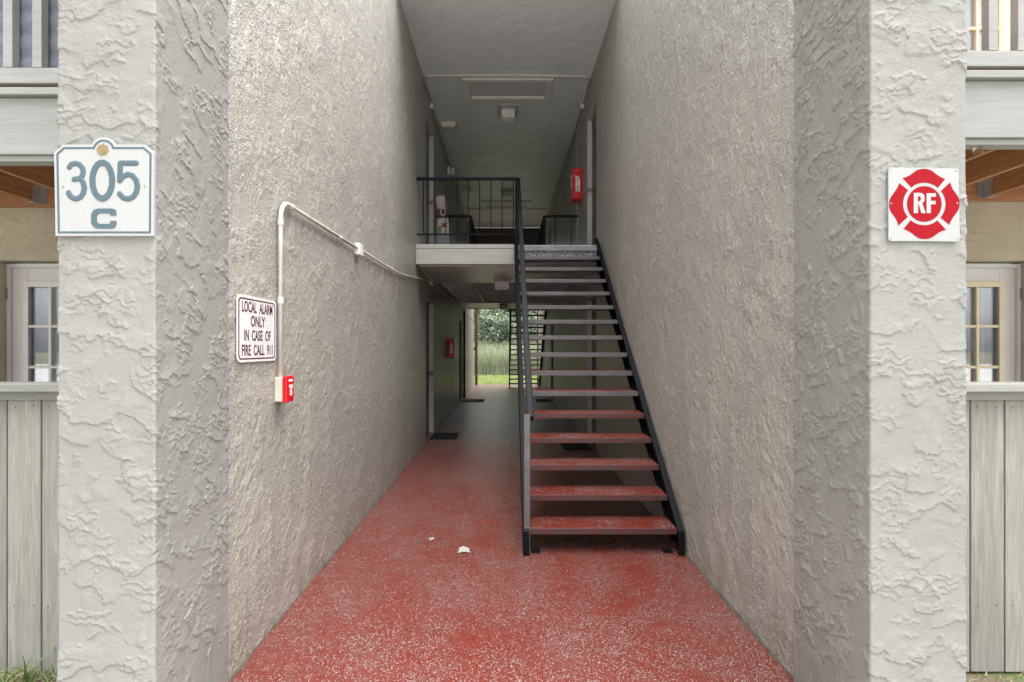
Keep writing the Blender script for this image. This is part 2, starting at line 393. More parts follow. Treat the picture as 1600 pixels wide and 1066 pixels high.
def unit_door(parent, xf, sgn, y0, y1, z0, z1):
    """dark flush door set back in its opening, painted jambs, red sill"""
    rec = .070
    d = box('door', 'door_dark', parent, xf + sgn*rec, xf + sgn*(rec+.045), y0+.045, y1-.045, z0+.03, z1-.045, .003)
    for a, b in ((y0+.001, y0+.044), (y1-.044, y1-.001)):
        box('jamb', 'jamb', d, xf + sgn*.004, xf + sgn*(rec+.06), a, b, z0+.002, z1-.002, .002)
    box('jamb_head', 'jamb', d, xf + sgn*.006, xf + sgn*(rec+.06), y0+.045, y1-.045, z1-.044, z1-.002, .002)
    box('sill', 'floor_red', d, xf - sgn*.01, xf + sgn*(rec+.02), y0+.046, y1-.046, z0+.001, z0+.028, .004)
    k = MB(); k.tube([(xf+sgn*(rec+.001), y1-.12, z0+1.0), (xf+sgn*(rec-.05), y1-.12, z0+1.0)], [.012, .012], 10)
    k.sphere((xf+sgn*(rec-.055), y1-.12, z0+1.0), .027, 12, 8); k.build('knob', 'screw', d, smooth=True)
    return d

DL = [(8.43, 9.36, 0.0, 2.14), (14.50, 15.40, 0.0, 2.14), (8.43, 9.36, ZF, 4.86), (14.64, 15.57, ZF, 4.86)]
DR = [(7.71, 8.62, 0.0, 2.14), (14.62, 15.42, 0.0, 2.14), (7.71, 8.62, ZF, 4.82), (15.38, 16.2, ZF, 4.82)]
wl = thing('breezeway_wall', (XL, Y0, 0), 'long beige stucco wall on the left of the passage, carrying the alarm notice', 'wall')
wall_mesh(XL, -1, .20, Y0 - .05, Y1, -.10, ZC - .001, DL, 'stucco_wall', wl)
for h in DL: unit_door(wl, XL, -1, *h)
wr = thing('breezeway_wall', (XR, Y0, 0), 'long beige stucco wall on the right of the passage, beside the stairs', 'wall')
wall_mesh(XR, 1, .20, Y0 - .05, Y1, -.10, ZC - .001, DR, 'stucco_wall', wr)
for h in DR: unit_door(wr, XR, 1, *h)

def wall_foot(parent, xf, sgn, doors, seed):
    rr = random.Random(seed); m = MB(); y = Y0 + .02; prev = None; w1 = .012
    while y < Y1 - .1:
        w1 = min(.015, max(.0, w1 + rr.uniform(-.005, .005))); h1 = w1*.35
        if any(a - .03 < y < b + .03 for a, b, c, d in doors if c < .1): prev = None
        else:
            cur = [(xf + sgn*.003, y, h1+.006), (xf - sgn*w1*.5, y, h1*.55), (xf - sgn*w1, y, .0015)]
            if prev: m.add(prev + cur, [(0,1,4,3), (1,2,5,4)])
            prev = cur
        y += .03
    m.build('caulk_line', 'caulk', parent, smooth=True)
plain('hatch_panel', (.60, .61, .60), .5, .04, 4)
plain('nail', (.07, .055, .05), .6, .2, 20)
plain('caulk', (.075, .062, .05), .7, .3, 6)
wall_foot(wl, XL, -1, DL, 21); wall_foot(wr, XR, 1, DR, 22)

# ------------------------------------------------------------------ stucco pillars: the trowelled relief is real geometry
_rng = np.random.RandomState(11); _perm = _rng.permutation(4096).astype(np.int64); _grad = _rng.normal(size=(4096, 3)); _grad /= np.linalg.norm(_grad, axis=1)[:, None]
def pnoise(p):
    i = np.floor(p).astype(np.int64); f = p - i; u = f*f*f*(f*(f*6-15)+10); r = 0
    for dx in (0,1):
        for dy in (0,1):
            for dz in (0,1):
                h = _perm[(_perm[(_perm[(i[:,0]+dx) & 4095] + i[:,1]+dy) & 4095] + i[:,2]+dz) & 4095]
                d = np.stack([f[:,0]-dx, f[:,1]-dy, f[:,2]-dz], 1)
                wgt = (u[:,0] if dx else 1-u[:,0])*(u[:,1] if dy else 1-u[:,1])*(u[:,2] if dz else 1-u[:,2])
                r = r + wgt*np.einsum('ij,ij->i', _grad[h], d)
    return r
def fbm(p, o=3):
    r = 0; a = 1.0
    for k in range(o): r = r + a*pnoise(p*2**k + 17.3*k); a *= .5
    return r
def sstep(x, a, b): tt = np.clip((x-a)/(b-a), 0, 1); return tt*tt*(3-2*tt)
def stucco_height(p):
    p = p*1.45
    wv = np.stack([fbm(p*13+3, 2), fbm(p*13+31, 2), fbm(p*13+57, 2)], 1)
    q = p + wv*.016
    n1 = fbm(q*np.array([4.2, 4.2, 5.5]), 5)*1.25 + p[:,2]*6.0 + p[:,0]*1.0 + p[:,1]*4.0
    f1 = n1 - np.floor(n1); m1 = sstep(fbm(p*4.5+9, 3), -.10, .08)
    h = .0042*m1*(1-f1)**1.2
    n2 = fbm(q*15+5, 4)*1.4 + p[:,2]*19 + p[:,1]*9
    f2 = n2 - np.floor(n2); m2 = sstep(fbm(p*6.0+40, 4), .03, .18)
    h += .0032*m2*(1-f2)**1.3
    rid = np.abs(fbm(q*38+70, 2)); m3 = sstep(fbm(p*4.5+80, 4), .02, .2)
    h += .0012*m3*np.clip(1-rid/.10, 0, 1)
    return h + .0003*fbm(p*75, 2) + .0020*fbm(p*2.0+5, 2)

def pillar(x0, x1, inner, label):
    y0, y1 = 1.825, 2.31; st = .0028; rad = .006
    def seg(a, b, n): return [a + (b-a)*k/n for k in range(n)]
    P = []; N = []
    def corner(cx, cy, a0):
        for k in range(7):
            a = R(a0 + 90*k/6); P.append((cx+rad*math.cos(a), cy+rad*math.sin(a))); N.append((math.cos(a), math.sin(a)))
    fine = lambda L: max(2, int(L/st))
    nf = fine(x1-x0-2*rad); ns = fine(y1-y0-2*rad)
    for x in seg(x0+rad, x1-rad, nf)[1:]: P.append((x, y0)); N.append((0,-1))
    corner(x1-rad, y0+rad, -90)
    for y in seg(y0+rad, y1-rad, ns if inner > 0 else 8)[1:]: P.append((x1, y)); N.append((1,0))
    corner(x1-rad, y1-rad, 0)
    for x in seg(x1-rad, x0+rad, 8)[1:]: P.append((x, y1)); N.append((0,1))
    corner(x0+rad, y1-rad, 90)
    for y in seg(y1-rad, y0+rad, ns if inner < 0 else 8)[1:]: P.append((x0, y)); N.append((-1,0))
    corner(x0+rad, y0+rad, 180)
    P = np.array(P); N = np.array(N); n = len(P)
    zs = np.concatenate([np.linspace(-.12, .25, 12)[:-1], np.arange(.25, 2.95, st), np.linspace(2.96, ZC-.002, 60)])
    m = len(zs)
    pos = np.zeros((m, n, 3)); pos[:,:,0] = P[:,0]; pos[:,:,1] = P[:,1]; pos[:,:,2] = zs[:,None]
    flat = pos.reshape(-1, 3); h = np.concatenate([stucco_height(c) for c in np.array_split(flat, 12)])
    nn = np.tile(N, (m, 1)); flat[:,0] += nn[:,0]*h; flat[:,1] += nn[:,1]*h
    base = np.array([(x0+x1)/2, (y0+y1)/2, 0]); flat -= base
    ii = np.arange(m-1)[:,None]*n; kk = np.arange(n)[None,:]; k2 = (kk+1) % n
    q = np.stack([ii+kk, ii+k2, ii+n+k2, ii+n+kk], -1).reshape(-1, 4)
    me = bpy.data.meshes.new('stucco_pillar'); me.vertices.add(len(flat)); me.vertices.foreach_set('co', flat.ravel())
    me.loops.add(q.size); me.loops.foreach_set('vertex_index', q.ravel().astype(np.int32)); me.polygons.add(len(q))
    me.polygons.foreach_set('loop_start', np.arange(0, q.size, 4, dtype=np.int32)); me.polygons.foreach_set('loop_total', np.full(len(q), 4, dtype=np.int32))
    me.update(calc_edges=True); me.validate()
    me.polygons.foreach_set('use_smooth', np.ones(len(q), dtype=bool)); me.update()
    o = bpy.data.objects.new('stucco_pillar', me); COL.objects.link(o); o.location = base; me.materials.append(MAT['stucco_pillar'])
    return tag(o, label, 'pillar', 'pillars at the passage entrance')
pillar(-1.418, -1.110, 1, 'pale grey stucco pillar at the entrance bearing the 305 C number sign')
pillar(1.157, 1.461, -1, 'pale grey stucco pillar at the entrance bearing the red RF emblem sign')

# ------------------------------------------------------------------ upper landings and the walkway joining them
def landing(y0, y1, d, label):
    ln = thing('upper_landing', (0, (y0+y1)/2, ZS), label, 'landing', 'upper landings')
    box('slab', 'stucco_ceiling', ln, XL+.002, XR-.002, y0+.002, y1-.002, ZS+.002, ZF-.01)
    front = y0 if d > 0 else y1
    box('floor_finish', 'landing_pale_bounce', ln, XL+.002, XR-.002, y0+.01, y1-.01, ZF-.009, ZF-.002)
    box('fascia', 'fascia_white', ln, XL+.004, .115, front - d*.028, front, ZS-.012, ZF-.054, .003)
    box('fascia_cap', 'fascia_white', ln, XL+.004, .115, front - d*.034, front, ZF-.051, ZF+.003, .003)
    back = y1 if d > 0 else y0
    box('back_fascia', 'joist_paint', ln, XL+.004, XR-.004, back, back + d*.028, ZS+.01, ZF-.012, .003)
    return ln
landing(LN0, LN1, 1, 'upper landing with white board edge at the head of the near stairs')
landing(LF0, LF1, -1, 'far upper landing whose pale underside spans the passage before the garden exit')

br = thing('walkway_deck', (0, 12, ZS), 'narrow upper walkway on cross joists between the two landings', 'walkway')
nj = 9
for k in range(nj):
    y = LN1 + .28 + k*(LF0 - LN1 - .56)/(nj-1)
    box('joist', 'joist_paint', br, XL+.003, XR-.003, y-.02, y+.02, ZS+.047, ZF-.045, .002)
for x in (-.53, .61):
    box('edge_beam', 'fascia_white', br, x-.035, x+.035, LN1+.03, LF0-.03, ZS+.012, ZS+.044, .002)
box('deck', 'landing_pale_bounce', br, XL+.06, XR-.06, LN1+.001, LF0-.001, ZF-.044, ZF-.004)

def railing(name, label, pts, zb, zt, n, group=None, posts=()):
    """steel guard: flat top rail, thin bottom rail, thin balusters; pts = two ends"""
    a, b = Vector(pts[0]), Vector(pts[1]); rl = thing(name, ((a.x+b.x)/2, (a.y+b.y)/2, ZF), label, 'railing', group)
    MB().bar((a.x,a.y,zt-.018), (b.x,b.y,zt-.018), .042, .036).build('top_rail', 'stair_steel', rl, .003)
    MB().bar((a.x,a.y,zb), (b.x,b.y,zb), .016, .020).build('bottom_rail', 'stair_steel', rl, .002)
    for k in range(n):
        p = a.lerp(b, (k+.6)/(n))
        MB().bar((p.x,p.y,zb+.010), (p.x,p.y,zt-.036), .013, .013).build('baluster', 'stair_steel', rl)
    for p in posts:
        MB().bar((p[0],p[1],ZF+.003), (p[0],p[1],zt-.0365), .038, .038).build('post', 'stair_steel', rl, .003)
    return rl
ZT = 3.617
railing('landing_railing', 'black steel railing along the white edge of the near landing', [(XL+.004, 7.52), (.165, 7.52)], 2.875, ZT, 9)
railing('landing_railing', 'black steel railing on the far landing, half hidden behind the near one', [(XL+.004, 16.22), (.165, 16.22)], 2.875, ZT, 9)
GX = 'railings guarding the upper walkway'
railing('walkway_railing', 'short black railing crossing from the left wall behind the painted letter board', [(XL+.004, 9.66), (-.60, 9.66)], 2.86, ZT, 4, GX)
railing('walkway_railing', 'short black railing crossing from the right wall behind the stair head', [(.675, 9.66), (XR-.004, 9.66)], 2.86, ZT, 2, GX)
railing('walkway_railing', 'long dark railing running back along the left side of the upper walkway', [(-.585, 9.66), (-.585, 14.3)], 2.86, ZT-.001, 30, GX, [(-.585, 9.69)])
railing('walkway_railing', 'long dark railing running back along the right side of the upper walkway', [(.660, 9.66), (.660, 14.3)], 2.86, ZT-.001, 30, GX, [(.660, 9.69)])

# ------------------------------------------------------------------ the two open-tread steel stairs
RISE, GO, YS = .16882, .23038, 3.921      # riser, going, front edge of the first tread
def staircase(d, yb, label):
    """d = +1 climbs away from the camera; yb = front edge of first tread"""
    stc = thing('open_staircase', (.66, yb, 0), label, 'staircase', 'open steel stairs')
    Y = lambda s: yb + d*s
    slope = RISE/GO; LEN = GO*15 + .12
    for x0, x1, fl in ((.120, .128, 1), (1.196, 1.204, -1)):          # channel stringers: web and two flanges
        m = MB(); s0, s1 = -.055, LEN
        zt = lambda s: RISE + .035 + slope*s
        prof = [(s0, 0.004), (s0+.15, .004), (s1, zt(s1)-.31), (s1, zt(s1)), (s0, zt(s0))]
        m.prism(prof, lambda u, v, w_: (w_, Y(u), v), x0, x1)
        fx0, fx1 = (x1, x1+.034) if fl > 0 else (x0-.034, x0)
        for dz in (0, -.235):
            q = [(s0 if dz == 0 else .11, zt(s0 if dz == 0 else .11)+dz-.009), (s1, zt(s1)+dz-.009), (s1, zt(s1)+dz), (s0 if dz == 0 else .11, zt(s0 if dz == 0 else .11)+dz)]
            m.prism(q, lambda u, v, w_: (w_, Y(u), v), fx0, fx1)
        m.prism([(s0, .004), (s0+.010, .004), (s0+.010, zt(s0)-.012), (s0, zt(s0)-.012)], lambda u, v, w_: (w_, Y(u), v), fx0, fx1)
        m.build('stringer', 'stair_steel', stc, .002, recalc=True)
    for k in range(1, 16):
        z = RISE*k; s = GO*(k-1); dep = .285
        tr = MB().box(.166, 1.168, Y(s+.004), Y(s+dep-.004), z-.011, z).build('tread', 'tread_red' if k < 15 else 'chequer_plate', stc, .003)
        pan = MB()
        pan.box(.163, 1.171, Y(s), Y(s+.006), z-.042, z-.001); pan.box(.163, 1.171, Y(s+dep-.006), Y(s+dep), z-.042, z-.001)
        pan.box(.163, 1.171, Y(s+.0062), Y(s+dep-.0062), z-.017, z-.0115)
        pan.build('tread_pan', 'tread_edge_worn' if k < 6 else 'tread_edge', tr, .002)
        for xa, xb in ((.129, .162), (1.172, 1.195)): box('tread_bracket', 'stair_steel', tr, xa, xb, Y(s+.03), Y(s+.25), z-.042, z-.036)
    s16 = GO*15
    top = box('riser_plate', 'chequer_plate', stc, .166, 1.168, Y(s16+.03), Y(s16+.036), RISE*15+.002, RISE*16-.064)
    top = box('head_plate', 'metal_plate', stc, .163, 1.171, Y(s16), Y(s16+.125), RISE*16-.062, RISE*16+.003, .003)
    MB().box(.127, .168, Y(-.035), Y(.006), .002, .945).build('newel_post', 'tread_edge', stc, .003)
    hz = lambda s: .93 + (ZT-.93)/(GO*15+.145)*(s+.0)
    MB().bar((.170, Y(-.02), hz(-.02)), (.170, Y(GO*15+.145), hz(GO*15+.145)-.03), .046, .045).build('handrail', 'stair_steel', stc, .006)
    MB().bar((.148, Y(GO*15+.10), ZF-.15), (.148, Y(GO*15+.10), ZT-.05), .04, .04).build('newel_post', 'stair_steel', stc, .003)
    for x in (.20, 1.10):
        pl = box('foot_plate', 'stair_steel', stc, x-.02, x+.04, Y(-.01), Y(.06), .001, .009, .002)
        MB().tube([(x+.01, Y(.015), .008), (x+.01, Y(.015), .022)], .009, 6).build('bolt', 'stair_steel', pl)
    return stc
staircase(1, YS, 'black steel staircase with red flecked open treads, nearest the entrance')
far = staircase(-1, 24.0 - YS + .05, 'black open staircase at the far end seen from behind against the greenery')

# ------------------------------------------------------------------ far end: posts and header
P_ = 'timber posts at the far exit'
for x, lb in ((-1.075, 'slim brown post at the left corner of the far exit'), (1.225, 'slim brown post at far exit seen through the far stair treads')):
    p = thing('timber_post', (x, Y1+.06, 0), lb, 'post', P_)
    box('shaft', 'brown_paint', p, x-.05, x+.05, Y1+.01, Y1+.11, .002, ZS+.5, .006)
    if x < 0: box('latch', 'stair_steel', p, x-.085, x-.051, Y1+.03, Y1+.07, 1.30, 1.40, .004)
hd = tag(box('header_beam', 'brown_header', None, XL+.004, XR-.004, 18.5, 18.62, 4.67, ZC-.002, .004), 'dark brown beam closing the upper hall at its far end', 'beam')
hd2 = tag(box('exit_beam', 'fascia_white', None, XL+.2, XR-.2, Y1-.1, Y1-.002, ZS+.55, ZS+.8, .004), 'white beam above the far exit', 'beam')

# ------------------------------------------------------------------ patios, fences and balconies either side
def french_door(parent, x0, x1, yf, z0, hinge, trim):
    """fifteen-lite patio door; x0 < x1; set back in its wall"""
    w_ = x1 - x0; top = z0 + 2.055
    fr = MB()
    fr.box(x0, x0+.03, yf, yf+.09, z0, top); fr.box(x1-.03, x1, yf, yf+.09, z0, top); fr.box(x0+.031, x1-.031, yf, yf+.09, top-.03, top)
    root = fr.build('patio_door', 'door_white', parent, .002)
    gx0, gx1 = (x0+.155, x1-.195) if hinge < 0 else (x0+.195, x1-.155); gz1 = z0+1.885; gz0 = z0+.27
    lf = MB()
    lf.box(x0+.032, gx0, yf+.02, yf+.062, z0+.01, top-.032); lf.box(gx1, x1-.032, yf+.02, yf+.062, z0+.01, top-.032)
    lf.box(gx0+.0005, gx1-.0005, yf+.02, yf+.062, gz1, top-.032); lf.box(gx0+.0005, gx1-.0005, yf+.02, yf+.062, z0+.01, gz0)
    lf.build('leaf', 'door_white', root, .002)
    tm = MB()
    for a, b, c, e in ((gx0-.03, gx0+.012, gz0-.03, gz1+.03), (gx1-.012, gx1+.03, gz0-.03, gz1+.03)): tm.box(a, b, yf+.006, yf+.0195, c, e)
    tm.box(gx0+.0125, gx1-.0125, yf+.006, yf+.0195, gz1-.012, gz1+.03); tm.box(gx0+.0125, gx1-.0125, yf+.006, yf+.0195, gz0-.03, gz0+.012)
    tm.build('glazing_frame', trim, root, .003)
    cw = (gx1-gx0)/3; rh = (gz1-gz0)/5
    for k in (1, 2): box('muntin', trim, root, gx0+cw*k-.011, gx0+cw*k+.011, yf+.010, yf+.038, gz0+.0125, gz1-.0125, .003)
    for k in range(1, 5):
        for c in range(3):
            box('muntin', trim, root, gx0+cw*c+.0115, gx0+cw*(c+1)-.0115, yf+.012, yf+.036, gz0+rh*k-.011, gz0+rh*k+.011, .003)
    for r_ in range(5):
        for c in range(3):
            box('pane', 'window_glass', root, gx0+cw*c+.002, gx0+cw*(c+1)-.002, yf+.040, yf+.045, gz0+rh*r_+.002, gz0+rh*(r_+1)-.002)
    cu = MB(); NC = 72
    for k in range(NC+1):
        x = x0 + .04 + (w_-.08)*k/NC; y = yf + .075 + .012*math.sin(k*2*math.pi/6.0) + .006*math.sin(k*.9)
        cu.v += [(x, y, z0+.05), (x, y, top-.05)]
    for k in range(NC): cu.f.append((2*k, 2*k+2, 2*k+3, 2*k+1))
    cu.build('curtain', 'curtain', root, smooth=True)
    hx = x0 if hinge < 0 else x1
    for z in (.25, 1.05, 1.82): box('hinge', 'screw', root, hx-.004, hx+.012 if hinge < 0 else hx-.012, yf-.006, yf+.004, z0+z-.045, z0+z+.045, .001)
    return root

def facade(side):
    s = side; xw = XL-.2 if s < 0 else XR+.2; xo = -7 if s < 0 else 7; yf = 4.45
    door = (-3.945, -3.05) if s < 0 else (3.185, 4.080)
    fc = thing('patio_wall', ((xw+xo)/2, yf, 0), ('tan stucco wall with white patio door behind the left fence' if s < 0 else 'tan stucco wall with cream trimmed patio door behind the right fence'), 'wall', 'walls at the back of the patios')
    holes = [(door[0], door[1], 0.0, 2.075), (door[0], door[1], ZF-.05, ZF+2.03)]
    xs = sorted({min(xw,xo), max(xw,xo), door[0], door[1]}); zs = sorted({-.1, ZC-.002, 0.0, 2.075, ZF-.05, ZF+2.03})
    m = MB()
    for i in range(len(xs)-1):
        for j in range(len(zs)-1):
            cx, cz = (xs[i]+xs[i+1])/2, (zs[j]+zs[j+1])/2
            if any(h[0] < cx < h[1] and h[2] < cz < h[3] for h in holes): continue
            m.add([(xs[i],yf,zs[j]),(xs[i+1],yf,zs[j]),(xs[i+1],yf,zs[j+1]),(xs[i],yf,zs[j+1])], [(0,1,2,3)])
    for a, b, c, e in holes:
        m.add([(a,yf,c),(a,yf+.2,c),(a,yf+.2,e),(a,yf,e)], [(0,1,2,3)]); m.add([(b,yf,c),(b,yf+.2,c),(b,yf+.2,e),(b,yf,e)], [(3,2,1,0)])
        m.add([(a,yf,e),(b,yf,e),(b,yf+.2,e),(a,yf+.2,e)], [(3,2,1,0)])
    m.build('wall_face', 'stucco_patio', fc)
    for z0 in (0.005, ZF-.045):
        french_door(fc, door[0]+.003, door[1]-.003, yf+.10, z0, -1 if s < 0 else 1, 'trim_white' if s < 0 else 'trim_cream')
    return fc
facade(-1); facade(1)

YFN = 2.57
def fence(side):
    s = side; fn = thing('board_fence', (s*2.9, YFN, 0), 'weathered pale board fence with flat cap beside the ' + ('number sign pillar' if s < 0 else 'RF sign pillar'), 'fence', 'board fences either side')
    j0 = -2.224 if s < 0 else 2.229; wdt = .1535
    x = j0 - s*wdt*5
    for k in range(22):
        a = x + s*wdt*k + s*.0035; b = x + s*wdt*(k+1) - s*.0035
        if abs(a) < 1.37: continue
        dy = random.uniform(-.0015, .0015)
        bo = box('board', 'fence_wood', fn, a, b, YFN+dy, YFN+.019+dy, -.05 + random.uniform(-.012, .012), 1.1655, .003)
        for zz in (.245, 1.135):
            for f_ in (.22, .78):
                xx = a + (b-a)*f_ + random.uniform(-.006, .006); z_ = zz + random.uniform(-.008, .008)
                MB().tube([(xx, YFN+dy+.001, z_), (xx, YFN+dy-.0012, z_)], .0032, 6).build('nail', 'nail', bo)
    e = s*4.7; i = s*1.42
    box('cap', 'fence_cap', fn, i, e, YFN-.075, YFN+.075, 1.206, 1.243, .004)
    box('trim_rail', 'fence_cap', fn, i, e, YFN-.022, YFN-.003, 1.166, 1.2035, .003)
    box('back_rail', 'fence_cap', fn, i, e, YFN+.023, YFN+.061, 1.11, 1.2035, .003)
    box('back_rail', 'fence_cap', fn, i, e, YFN+.023, YFN+.061, .2, .29, .003)
fence(-1); fence(1)

def balcony(side):
    s = side; dz = 0.0 if s < 0 else .075; i = s*1.425; e = s*5.0; yb = YFN
    bc = thing('balcony', (s*3.2, yb, 2.25+dz), 'white timber balcony above the ' + ('left patio with a dark quilt behind its rails' if s < 0 else 'right patio with a small glass bulb beneath'), 'balcony', 'balconies either side')
    box('fascia', 'white_wood', bc, i, e, yb, yb+.04, 2.262+dz, 2.514+dz, .003)
    box('fascia_lip', 'white_wood', bc, i, e, yb+.018, yb+.085, 2.236+dz, 2.2615+dz, .002)
    box('ledge', 'white_wood', bc, i, e, yb-.03, yb+.10, 2.516+dz, 2.549+dz, .003)
    box('ledge_packer', 'joist_wood', bc, i, e, yb+.02, yb+.08, 2.5495+dz, 2.570+dz)
    box('bottom_rail', 'white_wood', bc, i, e, yb-.018, yb+.020, 2.571+dz, 2.640+dz, .003)
    box('top_rail', 'white_wood', bc, i, e, yb-.04, yb+.06, 3.56+dz, 3.60+dz, .004)
    x0 = -2.205 if s < 0 else 2.163
    for k in range(-6, 22):
        x = x0 + s*.1295*k
        if abs(x) < 1.47: continue
        box('baluster', 'white_wood', bc, x-.021, x+.021, yb-.02+.001, yb+.022, 2.6405+dz, 3.5595+dz, .002)
    jz0, jz1 = 2.50+dz*.6, 2.70+dz*.6
    box('ledger', 'ledger_wood', bc, i, e, 4.40, 4.448, jz0-.022, jz1, .002)
    xj = (-4.02, -3.56, -3.14, -2.72, -2.30, -1.9, -1.5) if s < 0 else (4.52, 4.10, 3.67, 3.25, 2.83, 2.41, 1.99, 1.55)
    for x in xj:
        box('joist', 'joist_wood', bc, x-.019, x+.019, yb+.087, 4.398, jz0, jz1, .002)
        m = MB(); m.box(x-.024, x-.0195, 4.31, 4.3975, jz0-.004, jz0+.15); m.box(x+.0195, x+.024, 4.31, 4.3975, jz0-.004, jz0+.15)
        m.box(x-.024, x+.024, 4.31, 4.3975, jz0-.008, jz0-.0045); m.box(x-.06, x-.0245, 4.395, 4.399, jz0, jz0+.15); m.box(x+.0245, x+.06, 4.395, 4.399, jz0, jz0+.15)
        m.build('joist_hanger', 'galvanised', bc)
    for k in range(13):
        a = yb + .10 + k*.142
        if a + .137 > 4.44: break
        box('deck_board', 'joist_pale', bc, i, e, a, a+.137, jz1+.001, jz1+.032, .002)
    return bc
balcony(-1); balcony(1)
# quilt hung behind the left balcony rail
m = MB(); nx, nz = 60, 46
for j in range(nz+1):
    for i_ in range(nx+1):
        x = -3.6 + 2.1*i_/nx; z = 2.62 + .93*j/nz
        y = 2.612 - .012*abs(math.sin(z*31 + .5*math.sin(x*5))) + .006*math.sin(x*9 + z*2.5)
        m.v.append((x, y, z))
for j in range(nz):
    for i_ in range(nx): a = j*(nx+1)+i_; m.f.append((a, a+1, a+nx+2, a+nx+1))
q = m.build('quilt', 'quilt', None, smooth=True); sd = q.modifiers.new('solid', 'SOLIDIFY'); sd.thickness = .012; sd.offset = -1
tag(q, 'dark slate blue quilted cloth hung behind the left balcony rails', 'quilt')
# little clear bulb under the right balcony
b = thing('string_light_bulb', (at(1529, 234.5, 2.63).x, 2.63, 2.27), 'small clear glass globe bulb hanging under the right balcony edge', 'bulb')
MB().sphere(at(1529, 235, 2.63), .022, 16, 10).build('globe', 'bulb_glass', b, smooth=True)
c = at(1529, 235, 2.63); MB().tube([(c.x, c.y, c.z+.019), (c.x, c.y, c.z+.062)], .010, 10).build('socket', 'plastic_white', b)

# ------------------------------------------------------------------ signs
def on_pillar(depth):       # sign plane facing the camera, u right, v up (metres), d towards the camera
    return lambda u, v, d: (u, depth - d, v)
def stroke(name, pts, r, fn, d, mat, parent, flat=.0022):   # raised rounded stroke
    P = [Vector((u, v, 0)) for u, v in pts]
    m = MB(); m.tube([(p.x, p.y, 0) for p in P], r, 12); m.sphere(P[0], r*.999, 12, 8); m.sphere(P[-1], r*.999, 12, 8)
    m.v = [fn(x, y, d + z/r*flat) for x, y, z in m.v]
    return m.build(name, mat, parent)
def arc(cx, cy, rx, ry, a0, a1, n=16): return [(cx+rx*math.cos(R(a0+(a1-a0)*k/n)), cy+ry*math.sin(R(a0+(a1-a0)*k/n))) for k in range(n+1)]

SD = 1.816
def sg(u, v):               # the enlarged view of the number sign -> metres on the pillar
    p = at(80 + u/5.611, 200 + v/5.611, SD); return (p.x, p.z)
ns = thing('number_sign', (sg(470, 950)[0], SD, sg(470, 950)[1]), 'white sign with slate blue 305 C and a gold sun emblem', 'sign')
F_ = on_pillar(SD)
def outline(ins):
    i = ins; e = [(50+i, 950-i), (907-i, 950-i), (912-i, 222+i*.4), (833-i*.4, 152+i)]
    r_ = 118 - i; cx, cy = 471, 205
    a = math.degrees(math.asin((cy-152-i)/r_)) if abs((cy-152-i)/r_) < 1 else 0
    e += [(cx + r_*math.cos(R(t_)), cy - r_*math.sin(R(t_))) for t_ in [a + (180-2*a)*k/20 for k in range(21)]]
    e += [(115+i*.4, 152+i), (37+i, 222+i*.4)]
    return [sg(*p) for p in e]
MB().prism(outline(0), F_, -.006, .006).build('panel', 'sign_white', ns, .0008, recalc=True)
MB().ring(outline(22), outline(39), F_, .0055, .0068).build('border', 'sign_slate', ns, recalc=True)
k_ = 25/5.611*SD/FPX
def sgp(L): return [sg(u, v) for u, v in L]
three = [(172,350),(190,325),(225,316),(262,328),(288,358),(294,395),(283,430),(262,448),(215,457)]
stroke('digit', sgp(three), k_, F_, .006, 'sign_slate', ns)
three_b = [(268,452),(292,480),(304,525),(296,575),(272,610),(238,627),(202,618),(178,598),(167,575)]
stroke('digit_bowl', sgp(three_b), k_, F_, .0064, 'sign_slate', ns)
zero = arc(461, 467, 86, 157, 0, 360, 40)
zo = [(461+110*math.cos(R(a)), 467+182*math.sin(R(a))) for a in range(0,360,6)]; zi = [(461+62*math.cos(R(a)), 467+130*math.sin(R(a))) for a in range(0,360,6)]
MB().ring(sgp(zo), sgp(zi), F_, .0055, .0082).build('digit', 'sign_slate', ns, recalc=True)
five = [(757,315),(617,315),(614,470)]
stroke('digit', sgp([(757,315),(690,315),(620,314)]), k_, F_, .006, 'sign_slate', ns)
stroke('digit_stem', sgp([(618,314),(616,380),(613,468)]), k_*.97, F_, .0063, 'sign_slate', ns)
stroke('digit_bowl', sgp([(613,466),(640,432),(685,412),(725,424),(755,462),(768,515),(758,570),(728,612),(688,628),(645,618),(612,583)]), k_, F_, .0066, 'sign_slate', ns)
co = [(583,773),(583,745),(575,722),(550,712),(420,712),(385,726),(366,760),(364,800),(366,840),(385,872),(420,886),(545,886),(574,874),(584,848),(584,820),
      (534,820),(532,838),(518,846),(440,846),(420,836),(412,812),(412,785),(420,762),(440,752),(516,752),(530,760),(533,773)]
MB().prism(sgp(co), F_, .0055, .0080).build('letter', 'sign_slate', ns, recalc=True)
sn = MB(); sn.prism(sgp(arc(463, 200, 26, 26, 0, 345, 23)), F_, .0055, .0075); so = sn.build('sun_emblem', 'sign_gold', ns, recalc=True)
rg = MB(); rg.ring(sgp(arc(463,200,39,39,0,348,29)), sgp(arc(463,200,33,33,0,348,29)), F_, .0055, .0072); rg.build('sun_ring', 'sign_gold', so, recalc=True)
for k in range(16):
    a = R(k*22.5+6); L = 64 if k % 2 == 0 else 56
    MB().prism(sgp([(463+40*math.cos(a-.16), 200+40*math.sin(a-.16)), (463+L*math.cos(a+.05), 200+L*math.sin(a+.05)), (463+40*math.cos(a+.16), 200+40*math.sin(a+.16))]), F_, .0055, .0070).build('sun_ray', 'sign_gold', so, recalc=True)
for u, v in ((116, 522), (830, 516)):
    p = sg(u, v); MB().tube([(p[0], SD-.005, p[1]), (p[0], SD-.0085, p[1])], .0022, 10).build('screw', 'screw', ns)

